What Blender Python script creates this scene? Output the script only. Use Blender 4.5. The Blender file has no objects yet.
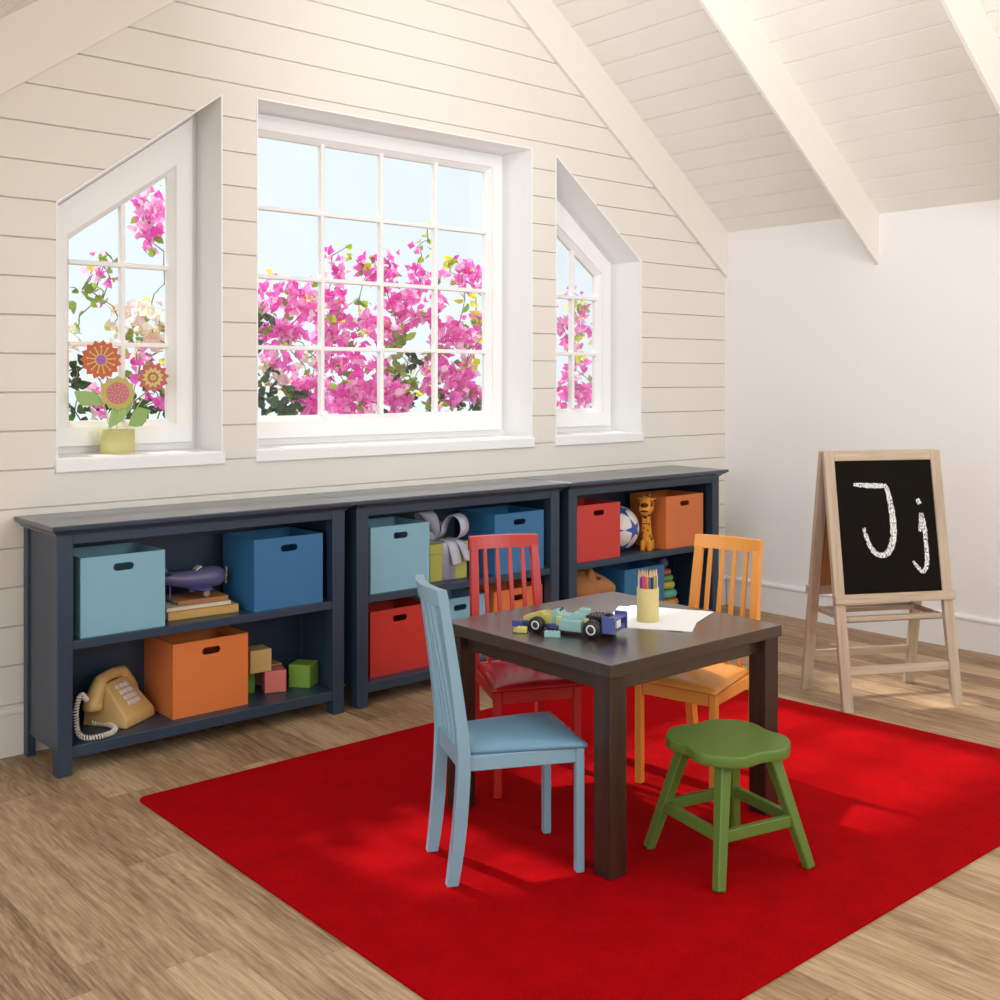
import bpy, bmesh, math, random
from mathutils import Vector, Matrix, noise

random.seed(7)
SC = bpy.context.scene
COL = SC.collection
PI = math.pi

# ---------------------------------------------------------------- materials
def lin(c):
    return tuple((x / 255 / 12.92) if x / 255 <= 0.04045 else ((x / 255 + 0.055) / 1.055) ** 2.4 for x in c)

MATS = {}
def mat(name, rgb, rough=0.5, spec=0.5, var=0.0, vscale=8.0, bump=0.0, bscale=60.0, trans=0.0, metal=0.0, sheen=0.0, coat=0.0):
    """procedural paint / cloth / plastic: a base colour with a soft noise variation and a fine bump"""
    if name in MATS: return MATS[name]
    m = bpy.data.materials.new(name); m.use_nodes = True
    nt = m.node_tree; N = nt.nodes; L = nt.links
    b = N['Principled BSDF']
    c = lin(rgb) + (1,)
    b.inputs['Base Color'].default_value = c
    b.inputs['Roughness'].default_value = rough
    b.inputs['Specular IOR Level'].default_value = spec
    b.inputs['Metallic'].default_value = metal
    if sheen: b.inputs['Sheen Weight'].default_value = sheen
    if coat:
        b.inputs['Coat Weight'].default_value = coat; b.inputs['Coat Roughness'].default_value = 0.12
    tc = N.new('ShaderNodeTexCoord')
    if var > 0:
        nz = N.new('ShaderNodeTexNoise'); nz.inputs['Scale'].default_value = vscale; nz.inputs['Detail'].default_value = 4
        L.new(tc.outputs['Object'], nz.inputs['Vector'])
        mx = N.new('ShaderNodeMix'); mx.data_type = 'RGBA'
        mx.inputs[6].default_value = tuple(x * (1 - var) for x in c[:3]) + (1,)
        mx.inputs[7].default_value = tuple(min(1, x * (1 + var)) for x in c[:3]) + (1,)
        L.new(nz.outputs['Fac'], mx.inputs[0]); L.new(mx.outputs[2], b.inputs['Base Color'])
    if bump > 0:
        n2 = N.new('ShaderNodeTexNoise'); n2.inputs['Scale'].default_value = bscale; n2.inputs['Detail'].default_value = 3
        L.new(tc.outputs['Object'], n2.inputs['Vector'])
        bp = N.new('ShaderNodeBump'); bp.inputs['Strength'].default_value = bump; bp.inputs['Distance'].default_value = 0.01
        L.new(n2.outputs['Fac'], bp.inputs['Height']); L.new(bp.outputs['Normal'], b.inputs['Normal'])
    if trans > 0:
        t = N.new('ShaderNodeBsdfTranslucent'); t.inputs['Color'].default_value = c
        if var > 0: L.new(mx.outputs[2], t.inputs['Color'])
        ms = N.new('ShaderNodeMixShader'); ms.inputs[0].default_value = trans
        L.new(b.outputs[0], ms.inputs[1]); L.new(t.outputs[0], ms.inputs[2])
        L.new(ms.outputs[0], N['Material Output'].inputs['Surface'])
    MATS[name] = m
    return m

def ramp(N, stops):
    r = N.new('ShaderNodeValToRGB'); e = r.color_ramp.elements
    while len(e) < len(stops): e.new(0.5)
    for el, (p, c) in zip(e, stops):
        el.position = p; el.color = tuple(c) + ((1,) if len(c) == 3 else ())
    return r

def mth(N, L, op, a, b=None, clamp=False):
    n = N.new('ShaderNodeMath'); n.operation = op; n.use_clamp = clamp
    for i, v in enumerate((a, b)):
        if v is None: continue
        if isinstance(v, (int, float)): n.inputs[i].default_value = v
        else: L.new(v, n.inputs[i])
    return n.outputs[0]

def wood(name, dark, light, rough=0.45, axis='Z', scale=1.0, stretch=14.0, bump=0.05, coat=0.0, spec=0.5):
    """plain sawn wood: noise stretched along the grain"""
    if name in MATS: return MATS[name]
    m = bpy.data.materials.new(name); m.use_nodes = True
    nt = m.node_tree; N = nt.nodes; L = nt.links; b = N['Principled BSDF']
    tc = N.new('ShaderNodeTexCoord'); mp = N.new('ShaderNodeMapping')
    s = [stretch * scale] * 3; s['XYZ'.index(axis)] = scale
    mp.inputs['Scale'].default_value = s
    L.new(tc.outputs['Object'], mp.inputs['Vector'])
    n1 = N.new('ShaderNodeTexNoise'); n1.inputs['Scale'].default_value = 3; n1.inputs['Detail'].default_value = 8; n1.inputs['Roughness'].default_value = .65
    L.new(mp.outputs[0], n1.inputs['Vector'])
    r = ramp(N, [(0.32, lin(dark)), (0.7, lin(light))])
    L.new(n1.outputs['Fac'], r.inputs[0]); L.new(r.outputs[0], b.inputs['Base Color'])
    b.inputs['Roughness'].default_value = rough; b.inputs['Specular IOR Level'].default_value = spec
    if coat: b.inputs['Coat Weight'].default_value = coat; b.inputs['Coat Roughness'].default_value = .27
    if bump:
        bp = N.new('ShaderNodeBump'); bp.inputs['Strength'].default_value = bump; bp.inputs['Distance'].default_value = .01
        L.new(n1.outputs['Fac'], bp.inputs['Height']); L.new(bp.outputs['Normal'], b.inputs['Normal'])
    MATS[name] = m
    return m

def floor_mat():
    m = bpy.data.materials.new('oak_plank_floor'); m.use_nodes = True
    nt = m.node_tree; N = nt.nodes; L = nt.links; b = N['Principled BSDF']
    tc = N.new('ShaderNodeTexCoord'); sp = N.new('ShaderNodeSeparateXYZ'); L.new(tc.outputs['Object'], sp.inputs[0])
    PW, PL = 0.15, 1.25
    xs = mth(N, L, 'DIVIDE', mth(N, L, 'ADD', sp.outputs['X'], 9.0), PW)
    ix = mth(N, L, 'FLOOR', xs)
    w1 = N.new('ShaderNodeTexWhiteNoise'); w1.noise_dimensions = '1D'; L.new(ix, w1.inputs['W'])
    ys = mth(N, L, 'ADD', mth(N, L, 'DIVIDE', mth(N, L, 'ADD', sp.outputs['Y'], 12.0), PL), mth(N, L, 'MULTIPLY', w1.outputs['Value'], 7.3))
    iy = mth(N, L, 'FLOOR', ys)
    pid = mth(N, L, 'ADD', mth(N, L, 'MULTIPLY', ix, 17.31), mth(N, L, 'MULTIPLY', iy, 5.77))
    w2 = N.new('ShaderNodeTexWhiteNoise'); w2.noise_dimensions = '1D'; L.new(pid, w2.inputs['W'])
    # grain coordinates, shifted per plank
    cv = N.new('ShaderNodeCombineXYZ')
    L.new(mth(N, L, 'ADD', mth(N, L, 'MULTIPLY', sp.outputs['X'], 9.0), mth(N, L, 'MULTIPLY', w2.outputs['Value'], 60.0)), cv.inputs[0])
    L.new(mth(N, L, 'MULTIPLY', sp.outputs['Y'], 1.15), cv.inputs[1]); L.new(mth(N, L, 'MULTIPLY', w2.outputs['Value'], 31.0), cv.inputs[2])
    # cathedral figure: rings cut by a warped field
    n0 = N.new('ShaderNodeTexNoise'); n0.inputs['Scale'].default_value = 0.9; n0.inputs['Detail'].default_value = 2; n0.inputs['Distortion'].default_value = .6
    L.new(cv.outputs[0], n0.inputs['Vector'])
    rings = mth(N, L, 'FRACT', mth(N, L, 'MULTIPLY', n0.outputs['Fac'], 17.0))
    ringd = mth(N, L, 'ABSOLUTE', mth(N, L, 'SUBTRACT', rings, 0.5))
    # fine fibres
    n1 = N.new('ShaderNodeTexNoise'); n1.inputs['Scale'].default_value = 1.0; n1.inputs['Detail'].default_value = 6; n1.inputs['Roughness'].default_value = .7
    mp = N.new('ShaderNodeMapping'); mp.inputs['Scale'].default_value = (13, 6, 1); L.new(cv.outputs[0], mp.inputs['Vector']); L.new(mp.outputs[0], n1.inputs['Vector'])
    n3 = N.new('ShaderNodeTexNoise'); n3.inputs['Scale'].default_value = 1.6; n3.inputs['Detail'].default_value = 4; L.new(cv.outputs[0], n3.inputs['Vector'])
    f = mth(N, L, 'ADD', mth(N, L, 'MULTIPLY', n1.outputs['Fac'], .80), mth(N, L, 'MULTIPLY', ringd, .14))
    f = mth(N, L, 'ADD', f, mth(N, L, 'MULTIPLY', n3.outputs['Fac'], .3))
    f = mth(N, L, 'ADD', f, mth(N, L, 'MULTIPLY', mth(N, L, 'SUBTRACT', w2.outputs['Value'], .5), .22))
    r = ramp(N, [(0.38, lin((120, 92, 64))), (0.58, lin((172, 140, 106))), (0.82, lin((210, 179, 144)))])
    L.new(f, r.inputs[0])
    # thin joints between planks
    def joint(v, w):
        d = mth(N, L, 'SUBTRACT', 0.5, mth(N, L, 'ABSOLUTE', mth(N, L, 'SUBTRACT', mth(N, L, 'FRACT', v), 0.5)))
        return mth(N, L, 'LESS_THAN', d, w)
    jt = mth(N, L, 'MAXIMUM', joint(xs, 0.005), joint(ys, 0.0008))
    mx = N.new('ShaderNodeMix'); mx.data_type = 'RGBA'; mx.inputs[7].default_value = lin((112, 84, 58)) + (1,)
    L.new(mth(N, L, 'MULTIPLY', jt, .55), mx.inputs[0]); L.new(r.outputs[0], mx.inputs[6]); L.new(mx.outputs[2], b.inputs['Base Color'])
    b.inputs['Roughness'].default_value = .5; b.inputs['Specular IOR Level'].default_value = .35
    bp = N.new('ShaderNodeBump'); bp.inputs['Strength'].default_value = .12; bp.inputs['Distance'].default_value = .004
    L.new(f, bp.inputs['Height']); L.new(bp.outputs['Normal'], b.inputs['Normal'])
    return m

def glass_mat():
    m = bpy.data.materials.new('window_glass'); m.use_nodes = True
    nt = m.node_tree; N = nt.nodes; L = nt.links; N.remove(N['Principled BSDF'])
    t = N.new('ShaderNodeBsdfTransparent'); t.inputs[0].default_value = (1, 1, 1, 1)
    g = N.new('ShaderNodeBsdfGlossy'); g.inputs['Roughness'].default_value = .02
    fr = N.new('ShaderNodeFresnel'); fr.inputs['IOR'].default_value = 1.35
    ms = N.new('ShaderNodeMixShader'); L.new(fr.outputs[0], ms.inputs[0]); L.new(t.outputs[0], ms.inputs[1]); L.new(g.outputs[0], ms.inputs[2])
    L.new(ms.outputs[0], N['Material Output'].inputs['Surface'])
    return m

def spots_mat(name, base, spot, scale, thr):
    m = bpy.data.materials.new(name); m.use_nodes = True
    nt = m.node_tree; N = nt.nodes; L = nt.links; b = N['Principled BSDF']
    tc = N.new('ShaderNodeTexCoord'); v = N.new('ShaderNodeTexVoronoi'); v.inputs['Scale'].default_value = scale
    L.new(tc.outputs['Object'], v.inputs['Vector'])
    r = ramp(N, [(thr, lin(spot)), (thr + .04, lin(base))]); L.new(v.outputs['Distance'], r.inputs[0]); L.new(r.outputs[0], b.inputs['Base Color'])
    b.inputs['Roughness'].default_value = .6
    return m

def chalk_mat():
    m = bpy.data.materials.new('white_chalk'); m.use_nodes = True
    nt = m.node_tree; N = nt.nodes; L = nt.links; b = N['Principled BSDF']
    tc = N.new('ShaderNodeTexCoord'); n = N.new('ShaderNodeTexNoise'); n.inputs['Scale'].default_value = 260; n.inputs['Detail'].default_value = 2
    L.new(tc.outputs['Object'], n.inputs['Vector'])
    r = ramp(N, [(0.40, (0, 0, 0)), (0.5, (1, 1, 1))]); L.new(n.outputs['Fac'], r.inputs[0]); L.new(r.outputs[0], b.inputs['Alpha'])
    b.inputs['Base Color'].default_value = lin((238, 238, 236)) + (1,); b.inputs['Roughness'].default_value = 1
    return m

# ---------------------------------------------------------------- mesh helpers
def new_bm(): return bmesh.new()

def merge(bm, tmp, M=None, mi=None):
    if M is not None: bmesh.ops.transform(tmp, matrix=M, verts=tmp.verts)
    if mi is not None:
        for f in tmp.faces: f.material_index = mi
    me = bpy.data.meshes.new('tmp'); tmp.to_mesh(me); tmp.free()
    bm.from_mesh(me); bpy.data.meshes.remove(me)
    return bm

def box(bm, lo, hi, bev=0.002, M=None, mi=None, seg=1):
    t = bmesh.new(); bmesh.ops.create_cube(t, size=1)
    c = [(a + b) / 2 for a, b in zip(lo, hi)]; s = [abs(b - a) for a, b in zip(lo, hi)]
    for v in t.verts: v.co = Vector([c[i] + v.co[i] * s[i] for i in range(3)])
    bev = min(bev, min(s) * .45)
    if bev > 0: bmesh.ops.bevel(t, geom=t.edges[:], offset=bev, segments=seg, affect='EDGES', profile=.5)
    return merge(bm, t, M, mi)

def frame_from(p0, p1, up=Vector((0, 0, 1))):
    z = (Vector(p1) - Vector(p0)).normalized()
    if abs(z.dot(up)) > .98: up = Vector((0, 1, 0))
    x = up.cross(z).normalized(); y = z.cross(x)
    return Matrix((x, y, z)).transposed().to_4x4()

def beam(bm, p0, p1, w, t, bev=.002, up=Vector((0, 0, 1)), w1=None, t1=None, mi=None):
    """bar from p0 to p1; w across 'side' axis, t along 'up' axis; may taper to w1,t1"""
    p0, p1 = Vector(p0), Vector(p1)
    L = (p1 - p0).length; R = frame_from(p0, p1, Vector(up)); R.translation = p0
    w1 = w if w1 is None else w1; t1 = t if t1 is None else t1
    tm = bmesh.new(); bmesh.ops.create_cube(tm, size=1)
    for v in tm.verts:
        top = v.co.z > 0
        v.co = Vector((v.co.x * (w1 if top else w), v.co.y * (t1 if top else t), L if top else 0))
    if bev > 0: bmesh.ops.bevel(tm, geom=tm.edges[:], offset=min(bev, min(w, t, w1, t1) * .4), segments=1, affect='EDGES')
    return merge(bm, tm, R, mi)

def tube(bm, pts, rad, n=10, closed=False, mi=None, caps=True):
    pts = [Vector(p) for p in pts]; m = len(pts)
    rads = rad if isinstance(rad, (list, tuple)) else [rad] * m
    rings = []; prev = None
    for i, p in enumerate(pts):
        if closed: d = pts[(i + 1) % m] - pts[i - 1]
        else: d = pts[min(i + 1, m - 1)] - pts[max(i - 1, 0)]
        d.normalize()
        if prev is None:
            a = Vector((0, 0, 1)) if abs(d.z) < .9 else Vector((1, 0, 0)); x = a.cross(d).normalized()
        else: x = (prev - d * prev.dot(d)).normalized()
        prev = x; y = d.cross(x)
        rings.append([bm.verts.new(p + (x * math.cos(2 * PI * k / n) + y * math.sin(2 * PI * k / n)) * rads[i]) for k in range(n)])
    fs = []
    for i in range(m if closed else m - 1):
        a, b = rings[i], rings[(i + 1) % m]
        for k in range(n): fs.append(bm.faces.new((a[k], a[(k + 1) % n], b[(k + 1) % n], b[k])))
    if caps and not closed:
        fs.append(bm.faces.new(rings[0][::-1])); fs.append(bm.faces.new(rings[-1]))
    for f in fs:
        f.smooth = True
        if mi is not None: f.material_index = mi
    return bm

def lathe(bm, prof, n=32, M=None, mi=None, smooth=True):
    """prof = [(r,z)...] revolved about z"""
    t = bmesh.new(); rings = []
    for r, z in prof:
        if r < 1e-6: rings.append([t.verts.new((0, 0, z))])
        else: rings.append([t.verts.new((r * math.cos(2 * PI * k / n), r * math.sin(2 * PI * k / n), z)) for k in range(n)])
    for a, b in zip(rings, rings[1:]):
        for k in range(n):
            q = [a[k % len(a)], a[(k + 1) % n % len(a)], b[(k + 1) % n % len(b)], b[k % len(b)]]
            q2 = []
            for v in q:
                if v not in q2: q2.append(v)
            if len(q2) > 2: t.faces.new(q2).smooth = smooth
    bmesh.ops.recalc_face_normals(t, faces=t.faces)
    return merge(bm, t, M, mi)

def prism(bm, poly, z0, z1, M=None, bev=0, mi=None, smooth=False):
    """poly [(x,y)] extruded z0..z1"""
    t = bmesh.new(); vs = [t.verts.new((x, y, z0)) for x, y in poly]
    f = t.faces.new(vs); r = bmesh.ops.extrude_face_region(t, geom=[f])
    for v in [g for g in r['geom'] if isinstance(g, bmesh.types.BMVert)]: v.co.z = z1
    bmesh.ops.recalc_face_normals(t, faces=t.faces)
    if bev: 
        es = [e for e in t.edges if abs(e.verts[0].co.z - e.verts[1].co.z) < 1e-7]
        bmesh.ops.bevel(t, geom=es, offset=bev, segments=2, affect='EDGES', profile=.5)
    if smooth:
        for f in t.faces:
            if abs(f.normal.z) < .5: f.smooth = True
    return merge(bm, t, M, mi)

def ellipsoid(bm, c, r, M=None, mi=None, u=20, v=12):
    t = bmesh.new(); bmesh.ops.create_uvsphere(t, u_segments=u, v_segments=v, radius=1)
    for w in t.verts: w.co = Vector((c[0] + w.co.x * r[0], c[1] + w.co.y * r[1], c[2] + w.co.z * r[2]))
    for f in t.faces: f.smooth = True
    return merge(bm, t, M, mi)

def rotz(a): return Matrix.Rotation(a, 4, 'Z')
def T(x, y, z): return Matrix.Translation((x, y, z))

def fuse(bm, voxel=.004, it=6, fac=.5):
    """melt overlapping volumes into one continuous smooth skin (voxel remesh + smooth)"""
    me = bpy.data.meshes.new('fuse'); bm.to_mesh(me); bm.free()
    o = bpy.data.objects.new('fuse', me); COL.objects.link(o)
    r = o.modifiers.new('r', 'REMESH'); r.mode = 'VOXEL'; r.voxel_size = voxel
    s = o.modifiers.new('s', 'SMOOTH'); s.iterations = it; s.factor = fac
    dg = bpy.context.evaluated_depsgraph_get(); dg.update()
    ev = o.evaluated_get(dg); out = bmesh.new(); out.from_mesh(ev.to_mesh()); ev.to_mesh_clear()
    bpy.data.objects.remove(o); bpy.data.meshes.remove(me)
    for f in out.faces: f.smooth = True
    return out

# ---------------------------------------------------------------- object helpers
def obj(name, bm, m, parent=None, loc=(0, 0, 0), rz=0.0, autosmooth=None):
    me = bpy.data.meshes.new(name); bm.normal_update(); bm.to_mesh(me); bm.free()
    for x in (m if isinstance(m, (list, tuple)) else [m]): me.materials.append(x)
    o = bpy.data.objects.new(name, me); COL.objects.link(o)
    o.location = loc; o.rotation_euler = (0, 0, rz)
    if parent is not None: o.parent = parent
    return o

def tag(o, label=None, cat=None, group=None, kind=None):
    if label: o['label'] = label
    if cat: o['category'] = cat
    if group: o['group'] = group
    if kind: o['kind'] = kind
    return o

def thing(name, label, cat, loc=(0, 0, 0), rz=0.0, group=None):
    o = bpy.data.objects.new(name, None); COL.objects.link(o)
    o.empty_display_size = .05; o.location = loc; o.rotation_euler = (0, 0, rz)
    return tag(o, label, cat, group)

def struct(name, bm, m, parent=None, **k):
    o = obj(name, bm, m, parent, **k)
    if parent is None: o['kind'] = 'structure'
    return o

def copy_tree(root, loc, rz, label=None, group=None):
    r = root.copy(); COL.objects.link(r); r.location = loc; r.rotation_euler = (0, 0, rz)
    if label: r['label'] = label
    if group: r['group'] = group
    for ch in root.children:
        c = ch.copy(); COL.objects.link(c); c.parent = r
        for g in ch.children:
            d = g.copy(); COL.objects.link(d); d.parent = c
    return r

def skin_mesh(nodes, edges, radii, sub=2, name='tmp'):
    """continuous body grown over a skeleton (Skin + Subdivision), returned as a plain mesh"""
    me = bpy.data.meshes.new(name); me.from_pydata([tuple(n) for n in nodes], edges, [])
    o = bpy.data.objects.new(name, me); COL.objects.link(o)
    sk = o.modifiers.new('skin', 'SKIN'); sk.use_smooth_shade = True
    for i, r in enumerate(radii):
        rr = r if isinstance(r, (tuple, list)) else (r, r)
        me.skin_vertices[0].data[i].radius = rr
    me.skin_vertices[0].data[0].use_root = True
    sd = o.modifiers.new('sub', 'SUBSURF'); sd.levels = sub; sd.render_levels = sub
    dg = bpy.context.evaluated_depsgraph_get(); dg.update()
    ev = o.evaluated_get(dg); bm = bmesh.new(); bm.from_mesh(ev.to_mesh()); ev.to_mesh_clear()
    bpy.data.objects.remove(o); bpy.data.meshes.remove(me)
    for f in bm.faces: f.smooth = True
    return bm

# ---------------------------------------------------------------- setting
WY, WX, RX, LX = 4.02, 5.215, 2.95, 0.685      # window wall, right wall, ridge, left knee wall
EZ, SL = 2.145, 0.7305                          # eave height and roof slope
BACKY = -2.2
cream = mat('cream_painted_boards', (235, 229, 220), .55, .3, var=.02, vscale=3)
white = mat('white_trim_paint', (250, 249, 248), .4, .4)
plaster = mat('white_plaster_wall', (242, 238, 236), .8, .2, var=.012, vscale=2, bump=.02, bscale=120)
ceilm = mat('ceiling_board_paint', (244, 240, 233), .55, .3, var=.02, vscale=3)
beamm = mat('cream_beam_paint', (240, 234, 225), .5, .3)

bm = new_bm(); box(bm, (-3.0, BACKY, -.06), (WX + .12, 4.30, 0), 0)
struct('floor', bm, floor_mat())

W1P = [(1.406, 1.012), (2.051, 1.012), (2.051, 2.424), (1.406, 1.931)]
W2P = [(2.197, 1.012), (3.703, 1.012), (3.703, 2.431), (2.197, 2.431)]
W3P = [(3.858, 1.012), (4.497, 1.012), (4.497, 1.933), (3.858, 2.424)]

def extrude_profile(bm, prof, axis, a0, a1, smooth=False):
    """closed profile [(p,q)] swept along an axis; 'X': (p,q)=(y,z); 'Y': (p,q)=(x,z)"""
    f = (lambda a, p, q: (a, p, q)) if axis == 'X' else (lambda a, p, q: (p, a, q))
    A = [bm.verts.new(f(a0, p, q)) for p, q in prof]; B = [bm.verts.new(f(a1, p, q)) for p, q in prof]
    n = len(prof)
    for i in range(n): bm.faces.new((A[i], A[(i + 1) % n], B[(i + 1) % n], B[i]))
    bm.faces.new(A[::-1]); bm.faces.new(B)
    bmesh.ops.recalc_face_normals(bm, faces=bm.faces)

def siding_wall():
    prof = [(WY, 0)]
    z = 0.7136 - .135 * 5
    while z < 3.95:
        if z > .1: prof += [(WY, z - .0034), (WY + .010, z), (WY, z + .0034)]
        z += .135
    prof += [(WY, 4.0), (4.28, 4.0), (4.28, 0)]
    bm = new_bm(); extrude_profile(bm, prof, 'X', LX - .1, WX + .1)
    for sx in (1, -1):                                  # cut to the gable
        x0 = WX if sx > 0 else LX
        no = Vector((sx * SL, 0, 1)).normalized()
        bmesh.ops.bisect_plane(bm, geom=bm.verts[:] + bm.edges[:] + bm.faces[:], plane_co=(x0, 0, EZ + .03), plane_no=no, clear_outer=True)
        bmesh.ops.holes_fill(bm, edges=[e for e in bm.edges if e.is_boundary])
    bmesh.ops.recalc_face_normals(bm, faces=bm.faces)
    o = struct('wall_back', bm, cream)
    cut = new_bm()
    for P in (W1P, W2P, W3P): extrude_profile(cut, P, 'Y', WY - .2, 4.5)
    cm = bpy.data.meshes.new('cut'); cut.to_mesh(cm); cut.free()
    co = bpy.data.objects.new('cut', cm); COL.objects.link(co)
    md = o.modifiers.new('b', 'BOOLEAN'); md.operation = 'DIFFERENCE'; md.object = co; md.solver = 'EXACT'
    dg = bpy.context.evaluated_depsgraph_get(); dg.update()
    me = bpy.data.meshes.new_from_object(o.evaluated_get(dg))
    o.modifiers.clear(); old = o.data; o.data = me; bpy.data.meshes.remove(old)
    bpy.data.objects.remove(co); bpy.data.meshes.remove(cm)
    me.name = 'wall_back'
    return o
siding_wall()

bm = new_bm(); box(bm, (WX, BACKY, 0), (WX + .1, WY + .25, EZ + .04), 0); struct('wall_right', bm, plaster)
bm = new_bm(); box(bm, (-3.0, BACKY - .1, 0), (WX + .1, BACKY, 4.0), 0); struct('wall_front_added', bm, plaster)  # unseen wall behind the camera, added to cut skylight on the rug front
bm = new_bm(); box(bm, (LX - .1, 3.5, 0), (LX, WY + .25, EZ + .04), 0); struct('wall_left', bm, plaster)

def roof(bm, sgn):
    x0 = WX if sgn > 0 else LX
    c = 1 / math.sqrt(1 + SL * SL); ux, uz = -sgn * c, SL * c          # up the slope
    nx, nz = sgn * SL * c, c                                            # away from the room
    Ls = abs(x0 - RX) / c
    pr = [(-.0, 0)]; s = .11
    while s < Ls:
        pr += [(s - .0035, 0), (s, .010), (s + .0035, 0)]; s += .1325
    pr += [(Ls, 0), (Ls, .07), (-.12, .07), (-.12, 0)]
    extrude_profile(bm, [(x0 + ux * a + nx * b, EZ + uz * a + nz * b) for a, b in pr], 'Y', BACKY if sgn > 0 else -1.0, 4.30)
bm = new_bm(); roof(bm, 1); t2 = new_bm(); roof(t2, -1); merge(bm, t2); struct('ceiling', bm, ceilm)

k = 1
for sgn, ys in ((1, (3.985, 3.03, 2.075, 1.12, .165)), (-1, (3.985,))):
    x0 = WX if sgn > 0 else LX
    for y in ys:
        bm = new_bm()
        pz = [(x0, EZ - .26), (x0, EZ + .004), (RX, EZ + SL * abs(x0 - RX) + .004), (RX, EZ + SL * abs(x0 - RX) - .26)]
        extrude_profile(bm, pz, 'Y', y + .013, y + .035)
        bmesh.ops.bevel(bm, geom=bm.edges[:], offset=.003, segments=1, affect='EDGES')
        struct('trim_%d' % k, bm, beamm); k += 1

# baseboards: flat board with a small cap moulding
BP = [(0, 0), (.014, 0), (.014, .143), (.022, .147), (.022, .158), (.012, .167), (0, .167)]
bm = new_bm(); extrude_profile(bm, [(WY - a, b) for a, b in BP], 'X', LX, WX); struct('baseboard_back', bm, cream)
bm = new_bm(); extrude_profile(bm, [(WX - a, b) for a, b in BP], 'Y', BACKY, WY - .023); struct('baseboard_right', bm, plaster)

# windows
def inset(P, d):
    n = len(P); out = []
    for i in range(n):
        a, b, c = Vector(P[i - 1]), Vector(P[i]), Vector(P[(i + 1) % n])
        n1 = Vector((-(b - a).y, (b - a).x)).normalized(); n2 = Vector((-(c - b).y, (c - b).x)).normalized()
        m = n1 + n2; out.append(tuple(b + m * (d / m.dot(n1))))
    return out

def ring(bm, A, B, ya0, yb0, y1):
    """ring between outline A (outer) and B (inner); front at ya0 / yb0, back at y1"""
    v = [[bm.verts.new((x, y, z)) for x, z in P] for P, y in ((A, ya0), (B, yb0), (B, y1), (A, y1))]
    n = len(A)
    for i in range(n):
        j = (i + 1) % n
        for q in range(4):
            r = (q + 1) % 4
            bm.faces.new((v[q][i], v[q][j], v[r][j], v[r][i]))
    bmesh.ops.recalc_face_normals(bm, faces=bm.faces)

glass = glass_mat()
def make_window(n, P, G, vb, hb):
    w = thing('window_%d' % n, None, None, ((P[0][0] + P[1][0]) / 2, 4.02, 1.012)); w['kind'] = 'structure'
    ox, oz = w.location.x, w.location.z
    S = lambda Q: [(x - ox, z - oz) for x, z in Q]
    bm = new_bm(); ring(bm, S(inset(P, .0006)), S(inset(P, .007)), -.001, -.001, .262); struct('jamb_lining', bm, white, w)
    bm = new_bm(); ring(bm, S(inset(P, .0075)), S(inset(P, .05)), .218, .218, .27); struct('window_frame', bm, white, w)
    bm = new_bm(); GO = inset(G, -.022)
    ring(bm, S(inset(P, .036)), S(GO), .192, .192, .25); struct('sash', bm, white, w)
    bm = new_bm(); ring(bm, S(GO), S(G), .199, .232, .252); struct('glazing_bead', bm, white, w)
    x0, x1, z0 = G[0][0] - ox, G[1][0] - ox, G[0][1] - oz
    def ztop(x):
        a, b = S(G)[3], S(G)[2]; return a[1] + (b[1] - a[1]) * (x - a[0]) / (b[0] - a[0])
    bm = new_bm()
    for x in vb: box(bm, (x - ox - .009, .218, z0 - .004), (x - ox + .009, .252, min(ztop(x - ox - .009), ztop(x - ox + .009)) + .008), .003)
    for z in hb:
        zl = z - oz; a, b = S(G)[3], S(G)[2]; xa, xb = x0, x1
        if abs(b[1] - a[1]) > .01:
            xc = a[0] + (zl - a[1]) * (b[0] - a[0]) / (b[1] - a[1])
            if b[1] > a[1]: xa = max(xa, xc)
            else: xb = min(xb, xc)
        box(bm, (xa - .004, .217, zl - .009), (xb + .004, .251, zl + .009), .003)
    struct('muntins', bm, white, w)
    bm = new_bm(); extrude_profile(bm, S(inset(G, -.005)), 'Y', .238, .242); struct('pane', bm, glass, w)
    bm = new_bm(); box(bm, (P[0][0] - ox - .004, -.013, -.045), (P[1][0] - ox + .007, .2175, 0.0005), .003); struct('sill', bm, white, w)

make_window(1, W1P, [(1.535, 1.141), (1.925, 1.141), (1.925, 2.112), (1.535, 1.828)], [1.74], [1.434, 1.743])
make_window(2, W2P, [(2.317, 1.141), (3.590, 1.141), (3.590, 2.331), (2.317, 2.331)], [2.645, 2.963, 3.279], [1.4345, 1.737, 2.029])
make_window(3, W3P, [(3.978, 1.141), (4.376, 1.141), (4.376, 1.858), (3.978, 2.140)], [4.20], [1.434, 1.735])

# garden outside
bm = new_bm(); box(bm, (-14, 4.6, -.5), (22, 30, -.4), 0)
struct('ground', bm, mat('lawn', (104, 122, 70), .9, .2, var=.2, vscale=3))

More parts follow.
